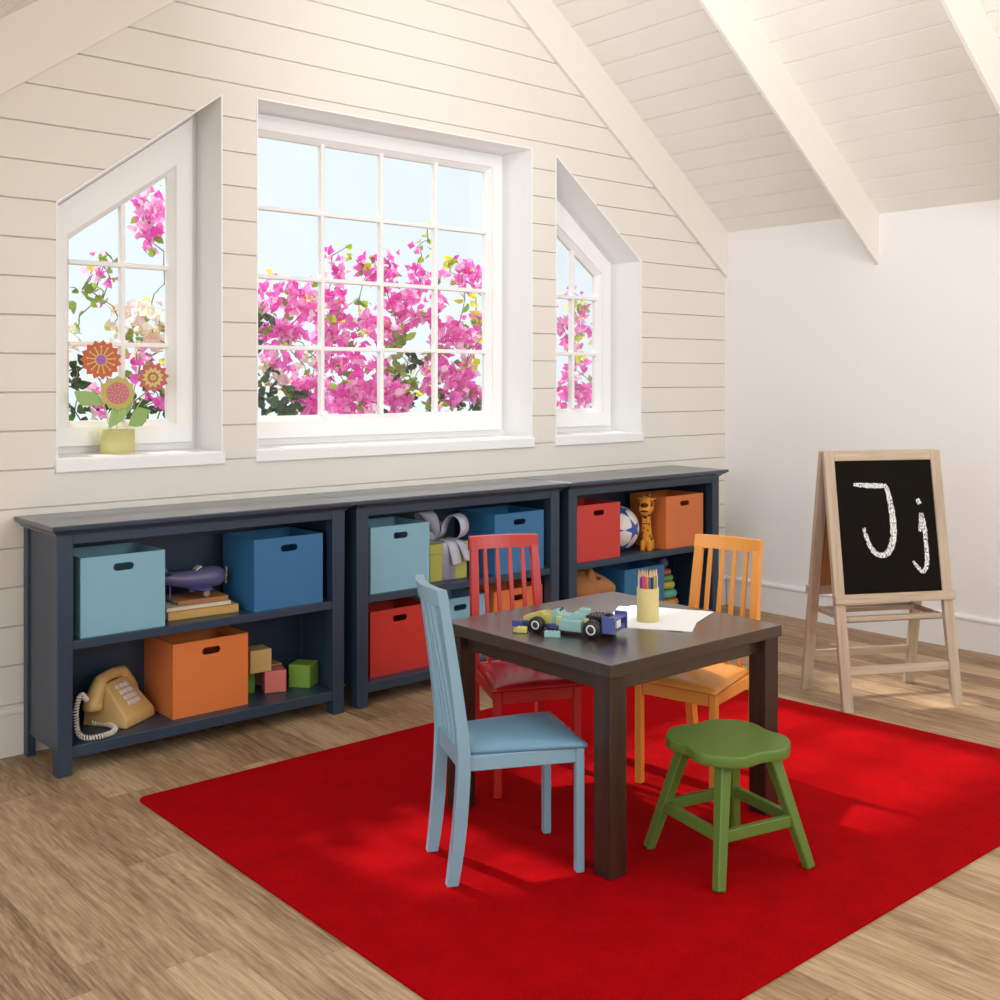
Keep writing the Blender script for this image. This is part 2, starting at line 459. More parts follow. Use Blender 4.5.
CL = {
    'A': {'P':[(2.18,2.11,0.074),(2.13,2.09,0.041),(2.21,2.02,0.065),(2.2,1.94,0.037),(1.96,1.86,0.013),(1.87,1.76,0.018),(1.96,1.66,0.022),(1.88,1.78,0.018),(1.97,1.75,0.018),(2.06,1.38,0.046),(2.11,1.41,0.037),(1.86,1.23,0.036),(1.93,1.27,0.036),(1.93,1.16,0.045),(2.06,1.3,0.036),(2.16,1.2,0.046),(1.9,1.34,0.027)],'L':[(2.21,1.89,0.037),(2.21,1.74,0.037),(1.97,1.8,0.036),(1.86,1.7,0.044),(1.9,1.65,0.036),(1.84,1.58,0.044),(1.81,1.49,0.031),(1.99,1.83,0.027),(1.95,1.72,0.031),(2.13,1.53,0.046),(2.18,1.56,0.037),(2.06,1.48,0.036)],'W':[(1.97,1.57,0.036),(2.06,1.57,0.064),(2.13,1.61,0.055),(2.16,1.48,0.055),(2.02,1.52,0.036),(2.21,1.43,0.065),(1.88,1.43,0.045),(2.11,1.43,0.046),(1.81,1.42,0.035)],'D':[(1.84,1.16,0.053),(1.81,1.27,0.044),(2.16,1.27,0.055),(2.21,1.16,0.056),(2.11,1.18,0.046),(1.84,1.36,0.035),(1.97,1.18,0.036),(2.23,1.27,0.037),(2.04,1.16,0.045)]},
    'B': {'P':[(2.81,1.75,0.07),(2.95,1.7,0.092),(2.98,1.58,0.082),(2.87,1.52,0.071),(3.01,1.5,0.041),(2.76,1.67,0.05),(2.84,1.42,0.061),(2.78,1.4,0.04),(3.01,1.22,0.103),(2.98,1.17,0.062),(3.05,1.29,0.052)],'D':[(2.8,1.6,0.05),(2.76,1.47,0.03),(2.78,1.22,0.09),(2.87,1.19,0.071),(2.76,1.32,0.04),(2.81,1.14,0.07)],'W':[(2.89,1.32,0.071),(2.98,1.37,0.041),(3.03,1.41,0.031)],'Y':[(2.98,1.75,0.026),(3.01,1.45,0.031),(2.92,1.47,0.02)],'L':[(2.92,1.59,0.036),(3.04,1.71,0.031)]},
    'C': {'P':[(3.49,2.01,0.046),(3.65,1.93,0.07),(3.53,1.9,0.057),(3.46,1.75,0.08),(3.56,1.7,0.092),(3.43,1.58,0.068),(3.67,1.64,0.07),(3.53,1.52,0.08),(3.72,1.53,0.058),(3.43,1.46,0.057),(3.46,1.38,0.08),(3.6,1.41,0.081),(3.72,1.35,0.07),(3.43,1.21,0.08),(3.56,1.24,0.092),(3.7,1.21,0.082),(3.49,1.13,0.057),(3.67,1.13,0.058),(3.83,1.89,0.059),(3.88,1.96,0.048),(4.03,2.08,0.036),(3.9,2.04,0.036),(4.1,1.87,0.073),(3.99,1.93,0.048),(3.81,1.77,0.071),(3.92,1.76,0.084),(3.88,1.62,0.071),(3.92,1.56,0.06),(4.07,1.75,0.061),(4.12,1.69,0.055),(3.88,1.26,0.083),(3.92,1.14,0.084),(3.81,1.21,0.071),(4.1,1.2,0.061),(4.14,1.39,0.049)],'Y':[(3.6,2.07,0.046),(3.63,1.98,0.046),(3.65,1.58,0.046),(3.39,1.62,0.034),(3.72,1.73,0.035),(4.1,2.14,0.049),(4.13,2.24,0.037),(4.01,2.03,0.036),(4.05,1.2,0.048)],'L':[(3.55,1.27,0.052),(3.84,1.53,0.059),(3.81,1.56,0.047),(3.92,1.5,0.048),(3.81,1.38,0.071),(3.99,1.32,0.072),(4.07,1.26,0.073),(4.03,1.41,0.048),(4.1,1.14,0.061),(3.65,1.76,0.035),(3.43,1.65,0.034),(3.53,1.21,0.04),(3.72,1.44,0.035)],'D':[(3.98,1.4,0.054),(3.89,1.34,0.042),(4.05,1.16,0.06),(3.83,1.16,0.047)]},
    'D': {'P':[(3.93,1.89,0.046),(4.04,1.93,0.058),(4.15,1.91,0.058),(4.19,1.85,0.047),(3.96,1.84,0.046),(3.91,1.75,0.045),(3.94,1.64,0.068),(4.0,1.61,0.057),(3.93,1.52,0.068),(4.07,1.55,0.069),(4.17,1.64,0.047),(4.19,1.53,0.058),(3.96,1.38,0.08),(4.15,1.35,0.081),(4.0,1.24,0.08),(4.17,1.21,0.082),(3.89,1.32,0.057),(4.07,1.29,0.069),(3.93,1.15,0.057)],'Y':[(4.0,1.97,0.046),(4.04,1.92,0.035),(4.04,1.75,0.046),(4.15,1.54,0.052),(4.17,1.66,0.035),(4.11,1.61,0.035),(4.07,1.4,0.035),(4.15,1.38,0.029)],'D':[(4.04,1.15,0.058),(4.0,1.19,0.046)],'L':[(3.95,1.19,0.046),(4.11,1.15,0.046),(3.89,1.45,0.034)]},
    'E': {'P':[(5.03,1.78,0.039),(5.08,1.65,0.065),(5.17,1.62,0.052),(5.05,1.52,0.052),(5.26,1.72,0.053),(5.03,1.26,0.065),(5.14,1.2,0.065),(5.31,1.23,0.08),(5.26,1.36,0.059),(5.31,1.13,0.053),(5.08,1.13,0.052),(5.23,1.87,0.04)],'Y':[(5.19,1.79,0.053),(5.26,1.82,0.04),(5.17,1.7,0.039),(5.26,1.56,0.053),(5.21,1.49,0.039),(5.1,1.23,0.033)]},
}
pinks = [mat('bract_deep', (238, 84, 196), .6, .2, trans=.45), mat('bract_mid', (246, 122, 214), .6, .2, trans=.45), mat('bract_pale', (252, 172, 230), .6, .2, trans=.45), mat('bract_light', (254, 212, 240), .6, .2, trans=.45)]
whites = [mat('bract_white', (246, 238, 226), .6, .2, trans=.5), mat('bract_cream', (238, 222, 196), .6, .2, trans=.5), mat('bract_rosewhite', (246, 222, 226), .6, .2, trans=.5)]
greens = {'L': [mat('leaf_mid', (126, 152, 62), .5, .3, trans=.4), mat('leaf_olive', (150, 150, 74), .5, .3, trans=.4), mat('leaf_fresh', (158, 190, 66), .5, .3, trans=.4)],
          'D': [mat('leaf_dark', (42, 66, 36), .5, .3, trans=.2), mat('leaf_deep', (66, 92, 48), .5, .3, trans=.2), mat('leaf_blue', (58, 82, 62), .5, .3, trans=.2)],
          'Y': [mat('leaf_lime', (222, 226, 44), .5, .3, trans=.5), mat('leaf_yellow', (236, 230, 80), .5, .3, trans=.5), mat('leaf_green', (150, 180, 50), .5, .3, trans=.4)]}
stemm = mat('bark_stem', (128, 122, 84), .8, .2)
RG = random.Random(11)
def rot_any(): return Matrix.Rotation(RG.uniform(0, 2 * PI), 3, 'Z') @ Matrix.Rotation(RG.uniform(-1, 1), 3, 'X') @ Matrix.Rotation(RG.uniform(0, 2 * PI), 3, 'Y')
def petal(bm, c, R, L, W, fold, mi):
    """one pointed bract or leaf folded along its midrib"""
    prof = [(0, .25), (.3, .95), (.62, .85), (1, 0)]
    mid = []; lf = []; rt = []
    for t, w in prof:
        y = L * t; zc = -.25 * L * (t - .5) ** 2
        mid.append(bm.verts.new(c + R @ Vector((0, y, zc))))
        if w > 0:
            lf.append(bm.verts.new(c + R @ Vector((-W * w, y, zc + fold * w * W)))); rt.append(bm.verts.new(c + R @ Vector((W * w, y, zc + fold * w * W))))
    for i in range(3):
        for S in (lf, rt):
            q = [mid[i], S[i]] + ([S[i + 1]] if i + 1 < len(S) else []) + [mid[i + 1]]
            f = bm.faces.new(q if S is lf else q[::-1]); f.material_index = mi; f.smooth = True
def blossom(bm, c, s, mi_of):
    R = rot_any(); mi = mi_of()
    for k in range(3):
        A = R @ Matrix.Rotation(k * 2 * PI / 3 + RG.uniform(-.2, .2), 3, 'Z') @ Matrix.Rotation(RG.uniform(.35, 1.0), 3, 'X')
        petal(bm, c, A, s * RG.uniform(.85, 1.15), s * .42, .35, mi)

def shrub(key, name, label, base, yp):
    d = CL[key]; g = thing(name, label, 'shrub', (base[0], base[1], -.4), 0, 'flowering shrubs outside the windows')
    o = Vector(g.location); st = new_bm(); lv = new_bm(); bl = new_bm(); wb = new_bm(); lm = []; hubs = []
    trunk_top = Vector((base[0], base[1], .7))
    tube(st, [Vector((0, 0, -.02)), Vector((.02, 0, .5)), trunk_top - o], [.03, .026, .02], 8)
    leafmats = greens['L'] + greens['D'] + greens['Y']
    for typ in d:
        for x, z, r in d[typ]:
            yy = yp + RG.uniform(-.12, .12)
            p = Vector((x, yy, z))
            hubs.append(p)
            if typ in 'PW':
                n = max(3, int((r / .0052) ** 2 / 9)); B = bl if typ == 'P' else wb
                for _ in range(n):
                    a = RG.uniform(0, 2 * PI); q = r * math.sqrt(RG.random())
                    c = p + Vector((math.cos(a) * q, RG.uniform(-.07, .07), math.sin(a) * q))
                    s = min(.05, .024 + r * .4) * RG.uniform(.75, 1.1)
                    blossom(B, c - o, s, (lambda: RG.choices((0, 1, 2, 3), (3, 5, 4, 2))[0]) if typ == 'P' else (lambda: RG.choices((0, 1, 2), (5, 2, 3))[0]))
                for _ in range(max(1, n // 6)):
                    a = RG.uniform(0, 2 * PI); q = r * 1.05
                    petal(lv, p + Vector((math.cos(a) * q, 0, math.sin(a) * q)) - o, rot_any(), .05, .018, .3, RG.choice((0, 1, 2, 7, 8)))
            else:
                off = {'L': 0, 'D': 3, 'Y': 6}[typ]; n = max(3, int((r / .0052) ** 2 / (9 if typ == 'D' else 14)))
                for _ in range(n):
                    a = RG.uniform(0, 2 * PI); q = r * math.sqrt(RG.random())
                    petal(lv, p + Vector((math.cos(a) * q, RG.uniform(-.05, .05), math.sin(a) * q)) - o, rot_any(), RG.uniform(.045, .075), .022, .3, off + RG.choices((0, 1, 2), (4, 2, 3))[0])
    for p in hubs:                                        # each twig grows from the nearest lower one
        low = [q for q in hubs if q.z < p.z - .04 and q is not p] or [trunk_top]
        q = min(low, key=lambda q: (q - p).length)
        if (q - p).length > .45: q = trunk_top if p.z < 1.35 else q
        m_ = q.lerp(p, .5) + Vector((RG.uniform(-.02, .02), 0, .012))
        k_ = .0032 if q is not trunk_top else .006
        tube(st, [a - o for a in (q, q.lerp(m_, .5), m_, m_.lerp(p, .5) + Vector((0, 0, .004)), p)], [k_, k_ * .9, k_ * .8, k_ * .7, k_ * .5], 6)
    obj('stems', st, stemm, g); obj('leaves', lv, leafmats, g)
    obj('blossoms', bl, pinks, g)
    if len(wb.verts): obj('white_blossoms', wb, whites, g)['label'] = 'white blossoms'
    else: wb.free()
shrub('A', 'bougainvillea', 'pink and white flowering shrub behind the left slanted window', (2.05, 5.0), 4.95)
shrub('B', 'bougainvillea', 'bright pink flowering shrub with dark leaves behind the left panes of the square window', (2.95, 5.03), 5.0)
shrub('C', 'bougainvillea', 'tallest pink flowering shrub behind the middle panes of the square window', (3.65, 5.46), 5.42)
shrub('D', 'bougainvillea', 'pink flowering shrub behind the right panes of the square window', (4.15, 5.03), 5.0)
shrub('E', 'bougainvillea', 'pink flowering shrub with lime leaves behind the right slanted window', (5.2, 5.25), 5.2)

# ---------------------------------------------------------------- bookcases
navy = mat('navy_paint', (42, 60, 79), .36, .5, var=.03, vscale=5, bump=.02, bscale=80)
def make_bookcase(label, x0):
    W, HF = 1.107, .161
    t = thing('bookcase', label, 'bookcase', (x0 + W / 2, 3.839, 0), 0, 'navy bookcases along the window wall')
    a = W / 2
    for sx in (-1, 1):
        bm = new_bm(); x = sorted((sx * a, sx * (a - .056)))
        box(bm, (x[0], -HF, 0), (x[1], -HF + .05, .792), .003)
        for v in bm.verts:
            if v.co.z < .01:
                v.co.x -= sx * 0.004 if abs(v.co.x) > a - .03 else -sx * .004
        obj('leg', bm, navy, t)
        bm = new_bm(); xb = sorted((sx * a, sx * (a - .028))); box(bm, (xb[0], HF - .042, 0), (xb[1], HF, .792), .003); obj('leg', bm, navy, t)
        bm = new_bm(); p = sorted((sx * (a - .007), sx * (a - .027))); box(bm, (p[0], -HF + .045, .078), (p[1], HF - .04, .792), .001); obj('side_panel', bm, navy, t)
    bm = new_bm(); box(bm, (-a + .02, HF - .011, .06), (a - .02, HF - .003, .79), 0); obj('back_panel', bm, navy, t)
    bm = new_bm(); box(bm, (-a + .028, -HF + .006, .41), (a - .028, HF - .012, .44), .002); obj('shelf', bm, navy, t)
    bm = new_bm(); box(bm, (-a + .028, -HF + .006, .055), (a - .028, -HF + .03, .0925), .002); box(bm, (-a + .028, -HF + .025, .073), (a - .028, HF - .012, .0929), .0); obj('bottom_shelf', bm, navy, t)
    bm = new_bm(); box(bm, (-a + .05, -HF + .004, .757), (a - .05, -HF + .024, .792), .002); obj('top_rail', bm, navy, t)
    bm = new_bm(); prev = None
    for z, ov in ((.789, .003), (.795, .006), (.8, .011), (.806, .019), (.811, .021), (.8115, .026), (.822, .0265), (.825, .024)):
        f = ov * 1.55
        q = [bm.verts.new(c) for c in ((-a - ov, -HF - f, z), (a + ov, -HF - f, z), (a + ov, HF + .016, z), (-a - ov, HF + .016, z))]
        if prev:
            for i in range(4): bm.faces.new((prev[i], prev[(i + 1) % 4], q[(i + 1) % 4], q[i]))
        else: bm.faces.new(q[::-1])
        prev = q
    bm.faces.new(prev)
    obj('top', bm, mat('navy_paint_top', (42, 60, 79), .36, .6, var=.03, vscale=5, coat=.6), t)
    return t
bc = make_bookcase('navy bookcase at the left end of the row, holding the beige telephone', 1.288)
copy_tree(bc, (2.4505 + .5535, 3.839, 0), 0, 'navy bookcase in the middle of the row, holding the gift box')
copy_tree(bc, (3.616 + .5535, 3.839, 0), 0, 'navy bookcase at the right end of the row, holding the white and blue ball')

# ---------------------------------------------------------------- storage bins
def hole_panel(bm, w, h, th, hz, hw, hh, M):
    """upright panel in x/z with a rounded grip slot"""
    t = bmesh.new()
    out = [t.verts.new(c) for c in ((-w / 2, 0, 0), (w / 2, 0, 0), (w / 2, 0, h), (-w / 2, 0, h))]
    inn = []; r = hh / 2
    for k in range(24):
        a = 2 * PI * k / 24; c, s = math.cos(a), math.sin(a)
        inn.append(t.verts.new(((hw / 2 - r) * (1 if c > 0 else -1) + r * c, 0, hz + r * s)))
    es = [t.edges.new((L[i], L[(i + 1) % len(L)])) for L in (out, inn) for i in range(len(L))]
    bmesh.ops.triangle_fill(t, use_beauty=True, edges=es)
    fs = t.faces[:]; r = bmesh.ops.extrude_face_region(t, geom=fs)
    for v in [g for g in r['geom'] if isinstance(g, bmesh.types.BMVert)]: v.co.y += th
    bmesh.ops.recalc_face_normals(t, faces=t.faces)
    return merge(bm, t, M)
BW, BD, BH = .294, .245, .2655
def bin_mesh():
    bm = new_bm(); th = .005
    hole_panel(bm, BW, BH, th, BH - .042, .072, .026, T(0, -BD / 2, 0))
    box(bm, (-BW / 2, BD / 2 - th, 0), (BW / 2, BD / 2, BH), 0)
    box(bm, (-BW / 2, -BD / 2 + th, 0), (-BW / 2 + th, BD / 2 - th, BH), .0)
    box(bm, (BW / 2 - th, -BD / 2 + th, 0), (BW / 2, BD / 2 - th, BH), .0)
    box(bm, (-BW / 2 + th, -BD / 2 + th, 0), (BW / 2 - th, BD / 2 - th, th), .0)
    return bm
binc = {'lb': mat('bin_light_blue', (128, 176, 194), .33, .5, var=.04, vscale=5), 'bl': mat('bin_blue', (52, 112, 158), .33, .5, var=.05, vscale=5),
        'or': mat('bin_orange', (220, 122, 64), .33, .5, var=.04, vscale=5), 'rd': mat('bin_red', (196, 54, 46), .33, .5, var=.04, vscale=5)}
S1, S0 = .4402, .0931
for c, xl, up, lab in (
        ('lb', 1.374, 1, 'light blue storage bin left of the toy airplane'),
        ('bl', 2.013, 1, 'dark blue storage bin right of the toy airplane'),
        ('or', 1.716, 0, 'orange storage bin between the telephone and the toy blocks'),
        ('lb', 2.530, 1, 'light blue storage bin left of the green gift box'),
        ('rd', 2.556, 0, 'red storage bin on the bottom shelf, below a light blue bin'),
        ('lb', 2.876, 0, 'light blue storage bin partly hidden between the light blue chair and the red chair'),
        ('bl', 3.183, 1, 'blue storage bin right of the gift box, above an orange bin'),
        ('or', 3.214, 0, 'orange storage bin seen through the slats of the red chair'),
        ('rd', 3.690, 1, 'red storage bin beside the white and blue ball'),
        ('or', 4.322, 1, 'orange storage bin right of the toy giraffe'),
        ('bl', 4.060, 0, 'blue storage bin behind the pencil cup, left of the ring stacker')):
    y = (3.7 if up else 3.741) + BD / 2
    o = obj('storage_bin', bin_mesh(), binc[c], None, (xl + BW / 2, y, S1 if up else S0))
    tag(o, lab, 'storage bin', 'storage bins in the bookcases')

# ---------------------------------------------------------------- telephone
beige = mat('beige_plastic', (206, 168, 108), .35, .5, var=.02)
ph = thing('telephone', 'beige push button desk telephone with coiled white cord on the bottom shelf', 'telephone', (1.566, 3.874, S0), -.988)
bm = new_bm(); t = bmesh.new()
pf = [(.1, 0), (.1, .028), (.094, .04), (.004, .136), (-.008, .143), (-.02, .137), (-.026, .116), (-.07, .104), (-.076, .094), (-.076, 0)]
def phw(z): return .088 - z * .16
A = [t.verts.new((x, -phw(z), z)) for x, z in pf]; B = [t.verts.new((x, phw(z), z)) for x, z in pf]; n = len(pf)
for i in range(n): t.faces.new((A[i], A[(i + 1) % n], B[(i + 1) % n], B[i]))
t.faces.new(A[::-1]); t.faces.new(B); bmesh.ops.recalc_face_normals(t, faces=t.faces)
bmesh.ops.bevel(t, geom=t.edges[:], offset=.006, segments=3, affect='EDGES', profile=.5)
for f in t.faces: f.smooth = True
merge(bm, t); obj('body', bm, beige, ph)
d = Vector((-.09, 0, .096)).normalized(); nn = Vector((.096, 0, .09)).normalized()
Rk = Matrix((d, Vector((0, 1, 0)), nn)).transposed().to_4x4()
keym = mat('pale_keys', (212, 204, 204), .5, .4)
for r in range(4):
    for c in range(3):
        p = Vector((.094, 0, .04)) + d * (.042 + r * .0235) + Vector((0, (c - 1) * .024 + .006, 0))
        bm = new_bm(); box(bm, (-.0085, -.0098, -.004), (.0085, .0098, .0045), .002, T(*p) @ Rk); k = obj('keypad_key', bm, keym, ph)
        if r == 0 and c == 0: k['label'] = 'pale grey push button'
bm = new_bm()
hx = -.021
pts = []; rad = []
for i in range(25):
    s = -1 + 2 * i / 24; y = s * .106; z = .136 + .026 * (1 - s * s) - .05 * max(0, abs(s) - .6) / .4
    pts.append((hx, y, z)); rad.append(.0195 + .0125 * max(0, (abs(s) - .45) / .55) ** .8)
tube(bm, pts, rad, 16)
for sy in (-1, 1): lathe(bm, [(0, -.036), (.026, -.036), (.0325, -.03), (.034, -.018), (.03, .0), (.02, .02), (0, .024)], 24, T(hx, sy * .106, .098))
obj('handset', bm, beige, ph)
# coiled cord: a helix wound along its path, in world points turned into the telephone's frame
Mi = (T(1.566, 3.874, S0) @ rotz(-.988)).inverted()
path = [(1.432, 3.80, .205), (1.415, 3.775, .222), (1.400, 3.758, .236), (1.386, 3.752, .224), (1.378, 3.75, .195), (1.377, 3.748, .16), (1.379, 3.742, .126), (1.387, 3.727, .108), (1.408, 3.706, .1035), (1.442, 3.699, .1035), (1.484, 3.712, .1035), (1.511, 3.752, .1035), (1.512, 3.806, .1035), (1.493, 3.842, .1035), (1.474, 3.862, .1035)]
path = [Mi @ Vector(p) for p in path]
dense = []
for i in range(len(path) - 1):
    p0, p1, p2, p3 = path[max(i - 1, 0)], path[i], path[i + 1], path[min(i + 2, len(path) - 1)]
    for k in range(40):
        u = k / 40
        dense.append(.5 * ((2 * p1) + (p2 - p0) * u + (2 * p0 - 5 * p1 + 4 * p2 - p3) * u * u + (3 * p1 - p0 - 3 * p2 + p3) * u ** 3))
acc = 0; hel = []; px = None
for i, p in enumerate(dense[:-1]):
    dd = dense[i + 1] - p; ln = dd.length; dd.normalize()
    if px is None: px = Vector((0, 0, 1)).cross(dd).normalized()
    px = (px - dd * px.dot(dd)).normalized(); py = dd.cross(px)
    st_ = max(1, int(ln / .00055))
    for s in range(st_):
        acc += ln / st_; ph_ = acc / .0092 * 2 * PI
        hel.append(p + dd * (ln * s / st_) + (px * math.cos(ph_) + py * math.sin(ph_)) * .0074)
bm = new_bm(); tube(bm, hel, .0026, 6); obj('coiled_cord', bm, mat('white_cord', (222, 214, 204), .5, .4), ph)['label'] = 'coiled white cord'

# ---------------------------------------------------------------- books and airplane
def book(label, cover, w, d, h, loc, rz, page=(222, 212, 192)):
    t = thing('book', label, 'book', loc, rz, 'books under the toy airplane')
    cm = mat('cover_%d_%d_%d' % cover, cover, .55, .4, var=.04, vscale=14)
    c = .0022
    bm = new_bm(); box(bm, (-w / 2, -d / 2, 0), (w / 2, d / 2, c), .0008); box(bm, (-w / 2, -d / 2, h - c), (w / 2, d / 2, h), .0008); box(bm, (-w / 2, -d / 2, 0), (w / 2, -d / 2 + c, h), .0008)
    obj('cover', bm, cm, t)
    bm = new_bm(); box(bm, (-w / 2 + .004, -d / 2 + c, c), (w / 2 - .004, d / 2 - .004, h - c), 0); obj('pages', bm, mat('paper_pages', page, .8, .2), t)
    return t
book('thick tan book at the bottom of the stack on the left bookcase', (196, 154, 88), .268, .17, .031, (1.845, 3.838, S1), -.05)
book('thin cream book in the middle of the stack, under the brown notebook', (214, 198, 172), .245, .165, .014, (1.829, 3.842, S1 + .0312), -.04)
book('brown notebook on top of the stack, under the toy airplane', (166, 110, 70), .19, .14, .017, (1.855, 3.845, S1 + .0454), -.08, (180, 168, 150))

pl = thing('toy_airplane', 'grey violet toy airplane resting on the stack of books', 'toy airplane', (1.87, 3.845, S1 + .0626), 0.0)
vio = mat('violet_grey_plastic', (92, 90, 128), .4, .5); viod = mat('violet_plastic', (74, 78, 136), .35, .5)
bm = new_bm()
nodes = [(-.165, 0, .092, .014), (-.14, 0, .079, .021), (-.11, 0, .07, .026), (-.07, 0, .064, .030), (-.03, 0, .062, .034), (.015, 0, .062, .039), (.05, 0, .062, .040), (.074, 0, .061, .036), (.09, 0, .06, .025), (.097, 0, .06, .006)]
tube(bm, [q[:3] for q in nodes], [q[3] for q in nodes], 20); obj('fuselage', bm, vio, pl)
bm = new_bm(); ellipsoid(bm, (-.022, 0, .036), (.044, .12, .010)); obj('wing', bm, viod, pl)
bm = new_bm(); prism(bm, [(-.165, .085), (-.118, .085), (-.135, .115), (-.15, .135), (-.172, .138)], -.004, .004, Matrix.Rotation(PI / 2, 4, 'X'), .002); obj('tail_fin', bm, vio, pl)
bm = new_bm(); ellipsoid(bm, (-.138, 0, .092), (.018, .06, .005)); obj('tailplane', bm, viod, pl)
bm = new_bm(); box(bm, (-.013, -.018, -.0025), (.013, .018, .0025), .002, T(-.012, 0, .1) @ Matrix.Rotation(-.55, 4, 'Y')); obj('windshield', bm, mat('white_plastic', (226, 224, 220), .35, .5), pl)
wood_l = wood('pale_toy_wood', (176, 150, 112), (214, 190, 150), .5)
bm = new_bm(); lathe(bm, [(0, -.004), (.007, -.003), (.006, .006), (0, .011)], 14, T(.099, 0, .06) @ Matrix.Rotation(PI / 2, 4, 'Y'))
beam(bm, (.104, .004, .03), (.104, -.004, .092), .004, .011, .0015); obj('propeller', bm, wood_l, pl)
for sy in (-1, 1):
    bm = new_bm(); lathe(bm, [(0, -.005), (.011, -.005), (.0125, -.003), (.0125, .003), (.011, .005), (0, .005)], 18, T(-.004, sy * .06, .0126) @ Matrix.Rotation(PI / 2, 4, 'X'))
    beam(bm, (-.004, sy * .06, .012), (-.004, sy * .05, .04), .004, .004, 0); obj('wheel', bm, mat('toy_wheel_grey', (150, 140, 120), .5, .4), pl)
bm = new_bm(); ellipsoid(bm, (-.118, 0, .0065), (.006, .004, .0065)); beam(bm, (-.118, 0, .006), (-.118, 0, .06), .005, .005, 0); obj('tail_skid', bm, viod, pl)

# ---------------------------------------------------------------- toy blocks
def block(label, rgb, s, loc, rz):
    bm = new_bm(); box(bm, (-s / 2, -s / 2, 0), (s / 2, s / 2, s), .004, seg=2)
    o = obj('toy_block', bm, mat('block_%d_%d_%d' % rgb, rgb, .45, .4, var=.03), None, loc, rz); tag(o, label, 'toy block', 'toy blocks on the bottom shelf')
block('pink toy block at the front of the little heap', (216, 120, 112), .084, (2.176, 3.846, S0), -.32)
block('lime green toy block standing alone at the right', (122, 162, 62), .09, (2.302, 3.832, S0), .62)
block('green toy block under the tan block beside the orange bin', (96, 142, 58), .084, (2.066, 3.905, S0), -.06)
block('tan toy block perched on top of the heap', (206, 172, 112), .087, (2.112, 3.862, S0 + .0845), -.1)
block('tan toy block at the back of the heap, behind the pink block', (190, 154, 96), .084, (2.205, 3.944, S0), .0)

# ---------------------------------------------------------------- gift box
gb = thing('gift_box', 'yellow green gift box with a big silver bow on the middle bookcase', 'gift box', (2.969, 3.850, S1), -.02)
lime = mat('gift_lime_paper', (172, 170, 82), .5, .4, var=.02); silver = mat('silver_ribbon', (178, 182, 198), .45, .5, sheen=.2)
bm = new_bm(); box(bm, (-.099, -.099, 0), (.099, .099, .118), .002); obj('box', bm, lime, gb)
bm = new_bm(); box(bm, (-.103, -.103, .116), (.103, .103, .158), .002); obj('lid', bm, lime, gb)
def ribbon_band(bm, pts, wdir, w, th=.0012):
    """flat ribbon following pts, width along wdir (vector or list)"""
    pts = [Vector(p) for p in pts]; ring_ = []
    for i, p in enumerate(pts):
        wd = Vector(wdir[i] if isinstance(wdir, list) else wdir).normalized()
        d_ = (pts[min(i + 1, len(pts) - 1)] - pts[max(i - 1, 0)]).normalized(); nr = d_.cross(wd).normalized()
        ww = w[i] if isinstance(w, list) else w
        ring_.append([bm.verts.new(p + wd * (a * ww / 2) + nr * (b * th)) for a, b in ((-1, -1), (1, -1), (1, 1), (-1, 1))])
    for a, b in zip(ring_, ring_[1:]):
        for k in range(4):
            f = bm.faces.new((a[k], a[(k + 1) % 4], b[(k + 1) % 4], b[k])); f.smooth = True
    bm.faces.new(ring_[0][::-1]); bm.faces.new(ring_[-1])
bm = new_bm()
for M in (Matrix.Identity(4), rotz(PI / 2)):
    t = bmesh.new(); ribbon_band(t, [(0, -.1005, .001), (0, -.1005, .113), (0, -.1045, .117), (0, -.1045, .157), (0, -.102, .1595), (0, .102, .1595), (0, .1045, .157), (0, .1045, .117), (0, .1005, .113), (0, .1005, .001)], (1, 0, 0), .07)
    merge(bm, t, M)
obj('ribbon', bm, silver, gb)
bm = new_bm()
def taper(pts, wd, ws): ribbon_band(bm, pts, [Vector(wd)] * len(pts), ws)
def smooth_path(P, n=6):
    P = [Vector(p) for p in P]; D = []
    for i in range(len(P) - 1):
        p0, p1, p2, p3 = P[max(i - 1, 0)], P[i], P[i + 1], P[min(i + 2, len(P) - 1)]
        for k in range(n):
            u = k / n; D.append(.5 * ((2 * p1) + (p2 - p0) * u + (2 * p0 - 5 * p1 + 4 * p2 - p3) * u * u + (3 * p1 - p0 - 3 * p2 + p3) * u ** 3))
    return D + [P[-1]]
def spread_w(ws, n=6):
    D = []
    for a, b in zip(ws, ws[1:]): D += [a + (b - a) * k / n for k in range(n)]
    return D + [ws[-1]]
def bowleaf(P, wd, ws): taper(smooth_path(P), wd, spread_w(ws))
bowleaf([(0, -.01, .163), (-.022, -.035, .205), (-.05, -.04, .262), (-.066, -.02, .288), (-.064, .015, .275), (-.035, .03, .215), (0, .01, .165)], (.9, -.35, .1), [.012, .04, .06, .064, .06, .04, .012])
bowleaf([(0, -.01, .165), (-.045, -.04, .182), (-.088, -.045, .197), (-.098, -.01, .2), (-.08, .03, .196), (-.035, .03, .18), (0, .01, .166)], (.25, 0, .9), [.012, .035, .045, .045, .045, .03, .012])
bowleaf([(0, -.01, .164), (.014, -.04, .195), (.024, -.03, .228), (.022, .01, .24), (.012, .03, .21), (0, .01, .165)], (.9, .3, -.2), [.012, .035, .042, .042, .035, .012])
bowleaf([(.02 + .25 * s_, -.97 * s_, z_) for s_, z_ in ((0, .164), (.03, .205), (.045, .245), (.085, .276), (.13, .26), (.143, .215), (.12, .182), (.06, .166), (.01, .164))], (.97, .25, .08), [.014, .034, .046, .054, .056, .056, .048, .03, .014])
bowleaf([(0, .01, .165), (.03, .05, .2), (.05, .085, .24), (.02, .1, .25), (0, .07, .215), (0, .01, .166)], (.9, -.3, 0), [.012, .035, .042, .042, .035, .012])
